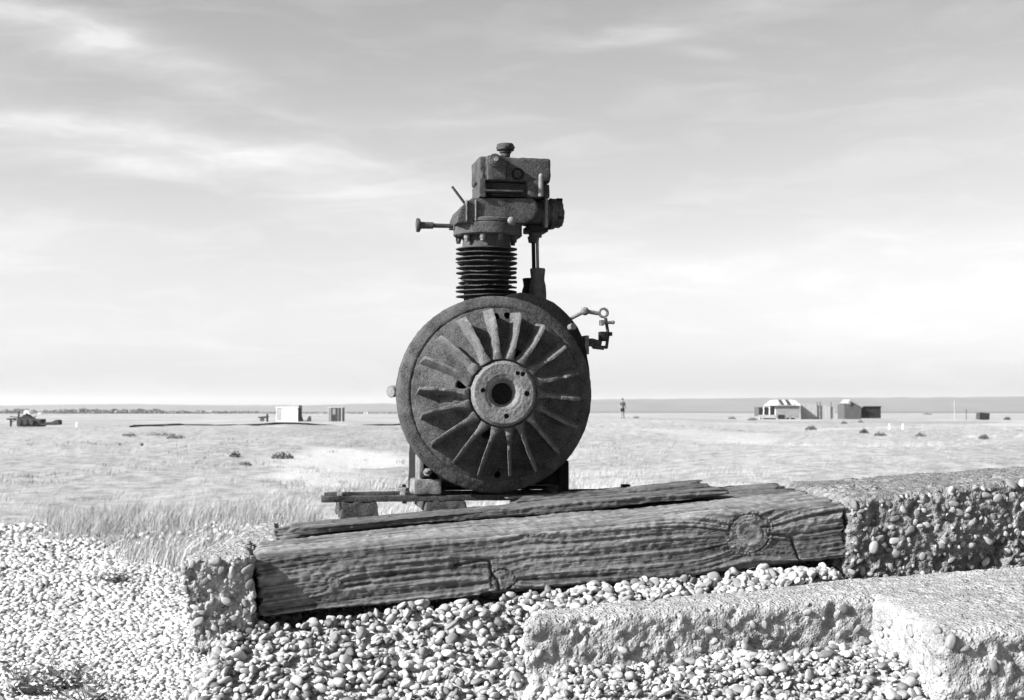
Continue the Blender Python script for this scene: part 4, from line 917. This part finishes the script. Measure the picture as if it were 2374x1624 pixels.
# tarred shed with lean-to
f = Far('wooden_shed', 1806, 184, 'boarded wooden shed with a patched pitched roof and a glazed lean-to', 'shed')
for i in range(8):
    y0, y1 = 941 + i * 3.2, 941 + (i + 1) * 3.2 - .3; f.box('board', 1798, 1853, y0, y1, 0, .05, M['grey_board'])
f.box('wall', 1798.5, 1852.5, 941, 967, .06, 4.2, M['dark_board'])
mb = MB(); a, b = f.x(1784), f.x(1856); c, d = f.x(1793), f.x(1850); ze, zr = f.z(941), f.z(928)
mb.add([(a, -.3, ze), (b, -.3, ze), (d, 2.1, zr), (c, 2.1, zr), (a, 4.5, ze), (b, 4.5, ze)], [(0, 1, 2, 3), (3, 2, 5, 4), (0, 3, 4), (1, 5, 2), (0, 4, 5, 1)]); roof = mb.build('roof', M['tin'], f.root, flat=True)
for px, mt in ((1800, 'tin'), (1810, 'scrap'), (1818, 'tin'), (1826, 'scrap'), (1835, 'tin')):
    mb = MB(); w_ = 7; t0, t1 = .06, .94; P0 = Vector((f.x(px), -.3, ze)); P1 = Vector((f.x(px), 2.1, zr)); q0, q1 = P0.lerp(P1, t0) + Vector((0, -.03, .05)), P0.lerp(P1, t1) + Vector((0, -.03, .05)); ww = Vector((w_ * f.k, 0, 0))
    mb.hexa([q0, q0 + ww, q1 + ww, q1, q0 + Vector((0, -.02, .04)), q0 + ww + Vector((0, -.02, .04)), q1 + ww + Vector((0, -.02, .04)), q1 + Vector((0, -.02, .04))]); mb.build('roof_sheet', M[mt], roof, flat=True)
lean = f.box('lean_to', 1759, 1798, 944, 965, .3, 3.5, M['dark_board'])
for p0, p1 in ((1760, 1769.5), (1771.5, 1783), (1785, 1796)):
    f.box('window', p0, p1, 946, 961, .24, .3, M['black'], lean)
for px in (1770.5, 1784, 1797.5): f.box('mullion', px - .8, px + .8, 944, 965, .18, .3, M['white'], lean)
f.box('sill', 1759, 1798, 962.5, 968, .16, .28, M['pale_board'], lean)
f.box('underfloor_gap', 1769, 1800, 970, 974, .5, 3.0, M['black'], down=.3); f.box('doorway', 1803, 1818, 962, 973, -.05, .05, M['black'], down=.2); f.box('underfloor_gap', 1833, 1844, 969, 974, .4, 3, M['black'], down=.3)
for px in (1760, 1767, 1801, 1820, 1830, 1846, 1851): f.box('stilt', px, px + 2.2, 965, 974, .1, .4, M['pale_board'], down=.4)
# pale hoarding
f = Far('board_fence', 1898, 186, 'pale weathered board fence running from the lean-to shed', 'fence')
for i in range(22):
    px = 1856 + i * 3.6; top = 934 + i * .45 + (i * 7 % 5) * .5; f.box('board', px, px + 3.3, top, 971 - i * .35, .02 * (i % 2), .05 + .02 * (i % 2), M['pale_board'], down=.4)
for px in (1893, 1900, 1925): f.box('post', px, px + 1.6, 932, 970, -.1, 0, M['dark_board'], down=.4)
# dark shed with low flat wing
f = Far('wooden_shed', 1995, 190, 'tarred dark shed with a steep gable and a low black flat-roofed wing', 'shed')
mb = MB(); mb.prism([(f.x(1957), f.z(966) - .5), (f.x(1996), f.z(966) - .5), (f.x(1996), f.z(944)), (f.x(1979), f.z(936.5)), (f.x(1957), f.z(938))], 0, 4); mb.build('wall', M['dark_board'], f.root, flat=True)
mb = MB(); mb.prism([(f.x(1963), f.z(936)), (f.x(1970), f.z(926.5)), (f.x(1999), f.z(943)), (f.x(1998), f.z(946)), (f.x(1971), f.z(931.5)), (f.x(1966), f.z(938))], -.25, 4.2); mb.build('roof', M['grey_board'], f.root, flat=True)
mb = MB(); mb.prism([(f.x(1964), f.z(938)), (f.x(1973), f.z(938)), (f.x(1970), f.z(933))], -.04, .02); mb.build('window', M['white'], f.root, flat=True)
wing = f.box('wing', 1997, 2044, 943, 960, .6, 3.6, M['black'], down=.6); f.box('wing_roof', 1996, 2045.5, 942, 943.6, .4, 3.8, M['scrap'], wing)
# small things to the side of it
f = Far('crate', 2281, 165, 'tilted dark slatted crate lying on the shingle past the dark shed', 'crate', rz=.25)
for i in range(4): f.box('slat', 2268, 2294, 957.5 + i * 3.6, 957.5 + i * 3.6 + 3.2, 0, .05, M['scrap'])
f.box('back', 2268.5, 2293.5, 958, 971.5, .06, .8, M['scrap'], down=.1); f.root.rotation_euler = (0, R(5), .25)
for px, py0, lab in ((2212, 930, 'tall thin pale post standing between the dark shed and the crate'), (2239, 952, 'short thin dark post standing beside the tilted crate')):
    f = Far('post', px, 170, lab, 'post'); mb = MB(); mb.cyl((0, 0, -.3), (0, 0, f.z(py0)), .05, .04, 8); mb.box(-.09, .09, -.06, .06, f.z(py0) - .02, f.z(py0) + .05); mb.build('shaft', M['pale_board'] if py0 < 940 else M['scrap'], f.root)
for px, py in ((2062, 996), (2093, 996)):
    p = ground_at(px, py); k = p.y / F_PX; r_ = empty('marker_stone', p); mb = MB(); mb.lathe([(2.6 * k, -.1), (2.3 * k, 4 * k), (1.2 * k, 11 * k), (.5 * k, 13 * k)], (0, 0, 0), (0, 0, 1), 7); mb.build('stone', M['white'], r_, rough=0.0)
    tag(r_, 'small white pointed marker stone in the grass before the dark shed', 'marker', 'white marker stones before the dark shed')
p = ground_at(178, 990); k = p.y / F_PX; r_ = empty('marker_stone', p); mb = MB(); mb.lathe([(2.4 * k, -.1), (2.2 * k, 4 * k), (1.3 * k, 9 * k), (.5 * k, 11 * k)], (0, 0, 0), (0, 0, 1), 7); mb.build('stone', M['white'], r_); tag(r_, 'white pointed marker stone beside the scrap heap', 'marker')
# white hut with dark end
f = Far('hut', 668, 230, 'white boxy hut with a tall dark flue at its end', 'hut')
f.box('wall', 641, 691, 946, 977, 0, 3.0, M['white'], down=.4); f.box('roof', 640, 692, 944.3, 946.2, -.15, 3.2, M['white']); f.box('panel', 642, 653, 948, 975, -.04, .0, M['pale_board']); f.box('panel', 655, 689, 948.5, 972, -.04, 0, M['white'])
f.box('flue', 692, 698.5, 940, 977, .5, 1.0, M['scrap'], down=.3); mb = MB(); mb.prism([(f.x(694), f.z(977) - .2), (f.x(703), f.z(977) - .2), (f.x(699), f.z(967)), (f.x(694), f.z(966))], .4, 1.2); mb.build('flue_base', M['scrap'], f.root, flat=True)
f = Far('scrap_lump', 716, 228, 'small dark hunched lump of scrap beside the white hut', 'scrap'); mb = MB(); mb.prism([(f.x(710), f.z(977) - .2), (f.x(721), f.z(977) - .2), (f.x(720), f.z(966)), (f.x(716.5), f.z(965)), (f.x(713), f.z(971))], 0, .8); mb.build('casing', M['scrap'], f.root, bevel=.04); mb = MB(); mb.cyl((f.x(712), .4, f.z(976)), (f.x(702), .3, f.z(976.5)), .06, .06, 6); mb.build('drawbar', M['scrap'], f.root)
# slatted container
f = Far('container', 777, 232, 'dark slatted container with vertical ribs, beyond the white hut', 'container'); f.box('body', 760, 795, 946, 977, .12, 2.6, M['grey_board'], down=.3); f.box('roof', 759, 796, 944.8, 946, 0, 2.7, M['tin'])
for px, w_, mt, top in ((760, 3, 'pale_board', 946), (764, 4, 'grey_board', 946), (769, 2.5, 'scrap', 962), (773, 3, 'scrap', 961), (778, 4.5, 'scrap', 947), (783.5, 1.6, 'grey_board', 947), (786, 4.6, 'scrap', 947), (791.5, 1.8, 'tin', 947)): f.box('rib', px, px + w_, top, 976.5, 0, .12, M[mt], down=.25)
# trailer
f = Far('cart', 610, 226, 'low dark two-wheeled cart with a raised shaft, near the white hut', 'cart'); mb = MB(); mb.hexa([(f.x(600), 0, f.z(970)), (f.x(620), 0, f.z(970)), (f.x(620), 1.2, f.z(970)), (f.x(600), 1.2, f.z(970)), (f.x(598), 0, f.z(967)), (f.x(621), 0, f.z(965)), (f.x(621), 1.2, f.z(965)), (f.x(598), 1.2, f.z(967))]); mb.build('bed', M['scrap'], f.root)
f.box('shaft', 617, 621, 960, 977, .4, .7, M['scrap'], down=.2)
for y_ in (-.1, 1.2):
    mb = MB(); mb.ring((f.x(607), y_, f.z(973.5)), (0, 1, 0), 4 * f.k, 2.8 * f.k, .1, 16); w_ = mb.build('wheel', M['scrap'], f.root)
    for a in range(4): mb = MB(); dv = Vector((math.cos(a * .785), 0, math.sin(a * .785))) * 3.2 * f.k; c_ = Vector((f.x(607), y_ + .05, f.z(973.5))); mb.cyl(c_ - dv, c_ + dv, .03, .03, 5); mb.build('spoke', M['scrap'], w_)
# scrap wreck, far left
f = Far('wrecked_tractor', 75, 112, 'rusted wreck of a tracked tractor collapsed on the shingle', 'wreck'); k = f.k; rnd = random.Random(3)
f.box('chassis', 40, 96, 972, 982, 0, 1.3, M['scrap'], bevel=.06, down=.25)
mb = MB(); mb.prism([(f.x(38), f.z(980)), (f.x(72), f.z(980)), (f.x(84), f.z(975)), (f.x(66), f.z(966)), (f.x(58), f.z(961)), (f.x(50), f.z(966)), (f.x(40), f.z(970))], .1, 1.0); mb.build('engine_block', M['scrap'], f.root, bevel=.03, rough=.05, cell=.2)
f.box('exhaust_stack', 39, 43, 954, 972, .3, .42, M['scrap']); f.box('upright', 55, 59, 958, 968, .5, .7, M['scrap']); f.box('seat', 14, 30, 970, 974, .2, .9, M['scrap'], bevel=.03); f.box('seat_post', 20, 23, 973, 984, .4, .6, M['scrap'], down=.2)
mb = MB(); mb.prism([(f.x(84), f.z(987)), (f.x(138), f.z(985)), (f.x(137), f.z(974)), (f.x(131), f.z(973.5)), (f.x(120), f.z(979)), (f.x(100), f.z(980)), (f.x(86), f.z(983))], .0, .8); mb.build('blade', M['scrap'], f.root, bevel=.02, rough=.03, cell=.2)
for px in (48, 62, 76): mb = MB(); mb.lathe([(5.5 * k, 0), (6 * k, .05), (6 * k, .25), (3 * k, .27)], (f.x(px), -.28, f.z(979)), (0, 1, 0), 14); mb.build('road_wheel', M['scrap'], f.root)
for i in range(5): mb = MB(); a, b = rnd.uniform(20, 90), rnd.uniform(20, 90); mb.cyl((f.x(a), rnd.uniform(0, 1), f.z(rnd.uniform(964, 972))), (f.x(b), rnd.uniform(0, 1), f.z(rnd.uniform(968, 980))), .04, .035, 6); mb.build('bent_bar', M['scrap'], f.root)
f = Far('spoil_heap', 85, 150, 'grey mound of shingle spoil behind the tractor wreck', 'mound'); mb = MB(); mb.lathe([(22 * f.k, -.5), (18 * f.k, 5 * f.k), (11 * f.k, 11 * f.k), (4 * f.k, 14 * f.k)], (0, 0, 0), (0, 0, 1), 28, wob=.1); mb.build('heap', plain('spoil', .2, .36, .8), f.root, rough=0)
# old rail line across the shingle
a, b = ground_at(300, 992), ground_at(930, 986); n_ = 46; r_ = empty('rail_track', ((a.x + b.x) / 2, (a.y + b.y) / 2, float(ground_h((a.x + b.x) / 2, (a.y + b.y) / 2)))); o_ = Vector(r_.location)
for off in (0, .75):
    mb = MB()
    for i in range(n_):
        p, q2 = [Vector((a.x + (b.x - a.x) * t, a.y + (b.y - a.y) * t + off, 0)) for t in (i / n_, (i + 1) / n_)]
        for v in (p, q2): v.z = float(ground_h(v.x, v.y)) + .05
        p -= o_; q2 -= o_; mb.hexa([p + Vector((0, 0, -.2)), q2 + Vector((0, 0, -.2)), q2 + Vector((0, .08, -.2)), p + Vector((0, .08, -.2)), p + Vector((0, 0, .07)), q2 + Vector((0, 0, .07)), q2 + Vector((0, .08, .07)), p + Vector((0, .08, .07))])
    mb.build('rail', M['scrap'], r_, flat=True)
tag(r_, 'long low rusted rail track crossing the shingle before the white hut', 'rail track')
# far houses and the belt of trees
for i, (px, d_, w_, h_, lab) in enumerate([(62, 900, 12, 9, 'tall far white house with a pitched roof in the tree belt'), (92, 900, 7, 4, 'tiny far white bungalow beside the tall white house'), (455, 980, 14, 5, 'far low white bungalow at the end of the tree belt'), (487, 980, 20, 7, 'far white bungalow, the larger of two at the end of the tree belt'), (848, 980, 9, 5, 'tiny far white bungalow alone between the container and the engine')]):
    f = Far('house', px, d_, lab, 'house'); b_ = f.py; f.box('wall', px - w_ / 2, px + w_ / 2, b_ - h_ * .62, b_, 0, 6, M['white'], down=2)
    mb = MB(); mb.prism([(f.x(px - w_ / 2 - .5), h_ * .62 * f.k), (f.x(px + w_ / 2 + .5), h_ * .62 * f.k), (f.x(px), h_ * f.k)], -.3, 6.3); mb.build('roof', M['tin'] if i else M['white'], f.root, flat=True)
rg2 = np.random.default_rng(8); V, T = [], []; n_ = 9000
pxs = np.concatenate([rg2.uniform(0, 580, n_ - 1500), rg2.uniform(580, 920, 1500)]); hh = np.interp(pxs, [0, 60, 90, 150, 190, 240, 300, 360, 420, 580, 700, 920], [9, 12, 9, 11, 14, 12, 13, 11, 8, 7, 3, 3]) * (.55 + .5 * (vn(pxs / 9, 0, 0, 5) * .5 + .5))
dd = rg2.uniform(960, 1060, n_); X = (pxs - CX) / F_PX * dd; Z = ground_h(X, dd) - .5 + hh * rg2.random(n_) * dd / F_PX
for c in np.stack([X, dd, Z], -1):
    s = rg2.uniform(.5, 1.1); d = rg2.normal(size=(2, 3)); d /= np.linalg.norm(d, axis=1, keepdims=True); V += [c - d[0] * s, c + d[1] * s, c + d[0] * s, c - d[1] * s]; T += [rg2.random()] * 4
tag(link('far_trees', np_mesh('far_trees', np.array(V), np.arange(len(V)).reshape(-1, 4), {'tone': np.array(T)}, False), M['treeline']), 'dark belt of far trees and hedges along the edge of the marsh', 'trees', kind='stuff')

# ------------------------------------------------------------------ the person out on the shingle
D_ = 124.0; pX = (1443 - CX) / F_PX * D_; root = empty('person', (pX, D_, float(ground_h(pX, D_))), R(200))
tag(root, 'person standing alone on the shingle in a grey top and dark shorts, arms down', 'person')
def skin(name, chains, mat, parent, root_i=0):
    bm = bmesh.new(); sk = bm.verts.layers.skin.verify(); idx_ = {}
    for ch in chains:
        prev = None
        for (p, r_) in ch:
            key = tuple(round(c, 4) for c in p)
            if key not in idx_:
                v = bm.verts.new(p); v[sk].radius = (r_, r_); idx_[key] = v
                if len(idx_) == 1: v[sk].use_root = True
            v = idx_[key]
            if prev is not None and bm.edges.get((prev, v)) is None: bm.edges.new((prev, v))
            prev = v
    me = bpy.data.meshes.new(name); bm.to_mesh(me); bm.free(); o = link(name, me, mat, parent); o.modifiers.new('skin', 'SKIN'); s = o.modifiers.new('sub', 'SUBSURF'); s.levels = s.render_levels = 1; return o
pel = ((0, 0, .93), .13); neck = ((0, .01, 1.47), .055)
chains = [[pel, ((0, .01, 1.12), .125), ((0, .01, 1.32), .14), neck, ((0, .015, 1.56), .07), ((0, .03, 1.64), .095), ((0, .03, 1.73), .07)]]
for s in (-1, 1):
    ft = .10 if s > 0 else -.04
    chains.append([pel, ((s * .10, 0, .86), .095), ((s * .12, ft * .5, .48), .06), ((s * .13, ft * .2, .09), .042), ((s * .14, ft * .2 + .12, .04), .038)])
    wr = (s * .30, .10, .84)
    chains.append([((0, .01, 1.32), .14), ((s * .19, 0, 1.40), .06), ((s * .26, .0, 1.12), .042), (wr, .028), ((s * .305, .12, .77), .03)])
    for j, (dx, dz, L) in enumerate(((-.03, 0, .075), (-.01, 0, .085), (.012, 0, .08), (.032, 0, .065))):
        chains.append([((s * .305, .12, .77), .03), ((s * .305 + dx * .4, .125 + dx, .735), .010), ((s * .303 + dx * .4, .135 + dx, .735 - L), .008)])
    chains.append([((s * .305, .12, .77), .03), ((s * .29, .16, .755), .011), ((s * .285, .175, .72), .009)])
body = skin('body', chains, M['skin'], root)
skin('shirt', [[((0, .01, .98), .145), ((0, .01, 1.12), .145), ((0, .01, 1.32), .158), ((0, .01, 1.43), .09)], [((0, .01, 1.32), .158), ((.19, 0, 1.40), .078), ((.245, 0, 1.2), .06)], [((0, .01, 1.32), .158), ((-.19, 0, 1.40), .078), ((-.245, 0, 1.2), .06)]], M['shirt'], root)
skin('shorts', [[((0, 0, .98), .14), ((0, 0, .9), .15), ((.10, .01, .82), .11), ((.118, .03, .56), .088)], [((0, 0, .9), .15), ((-.10, 0, .82), .11), ((-.118, -.01, .56), .088)]], M['shorts'], root)
mb = MB(); mb.ball((0, .015, 1.70), .108, 2, (.92, 1.0, .95)); mb.build('hair', M['hair'], root)
mb = MB(); mb.ball((0, .135, 1.655), .018, 1, (.8, 1, 1.3)); mb.build('nose', M['skin'], root)
for s in (-1, 1):
    mb = MB(); mb.ball((s * .035, .115, 1.685), .012, 1); mb.build('eye', M['hair'], root); mb = MB(); mb.ball((s * .093, .03, 1.66), .026, 1, (.4, .7, 1.2)); mb.build('ear', M['skin'], root); mb = MB(); mb.ball((s * .137, (.10 if s > 0 else -.04) * .2 + .07, .045), .06, 2, (.75, 1.9, .75)); mb.build('shoe', M['hair'], root)
mb = MB(); mb.ball((0, .115, 1.61), .016, 1, (1.6, .6, .5)); mb.build('mouth', M['shorts'], root)
HAZE = 1.1e-4
# ------------------------------------------------------------------ haze over the marsh
hm = bpy.data.materials.new('marsh_haze'); hm.use_nodes = True; t = hm.node_tree; t.nodes.clear()
pvn = t.nodes.new('ShaderNodeVolumePrincipled'); on = t.nodes.new('ShaderNodeOutputMaterial'); t.links.new(pvn.outputs[0], on.inputs['Volume'])
pvn.inputs['Color'].default_value = (.9, .9, .9, 1); pvn.inputs['Density'].default_value = HAZE; pvn.inputs['Anisotropy'].default_value = .2
mb = MB().box(-7200, 7200, -7200, 7200, -12, 60); hz = mb.build('haze', hm, flat=True); tag(hz, 'thin pale haze lying over the marsh towards the hills', 'haze', kind='stuff')
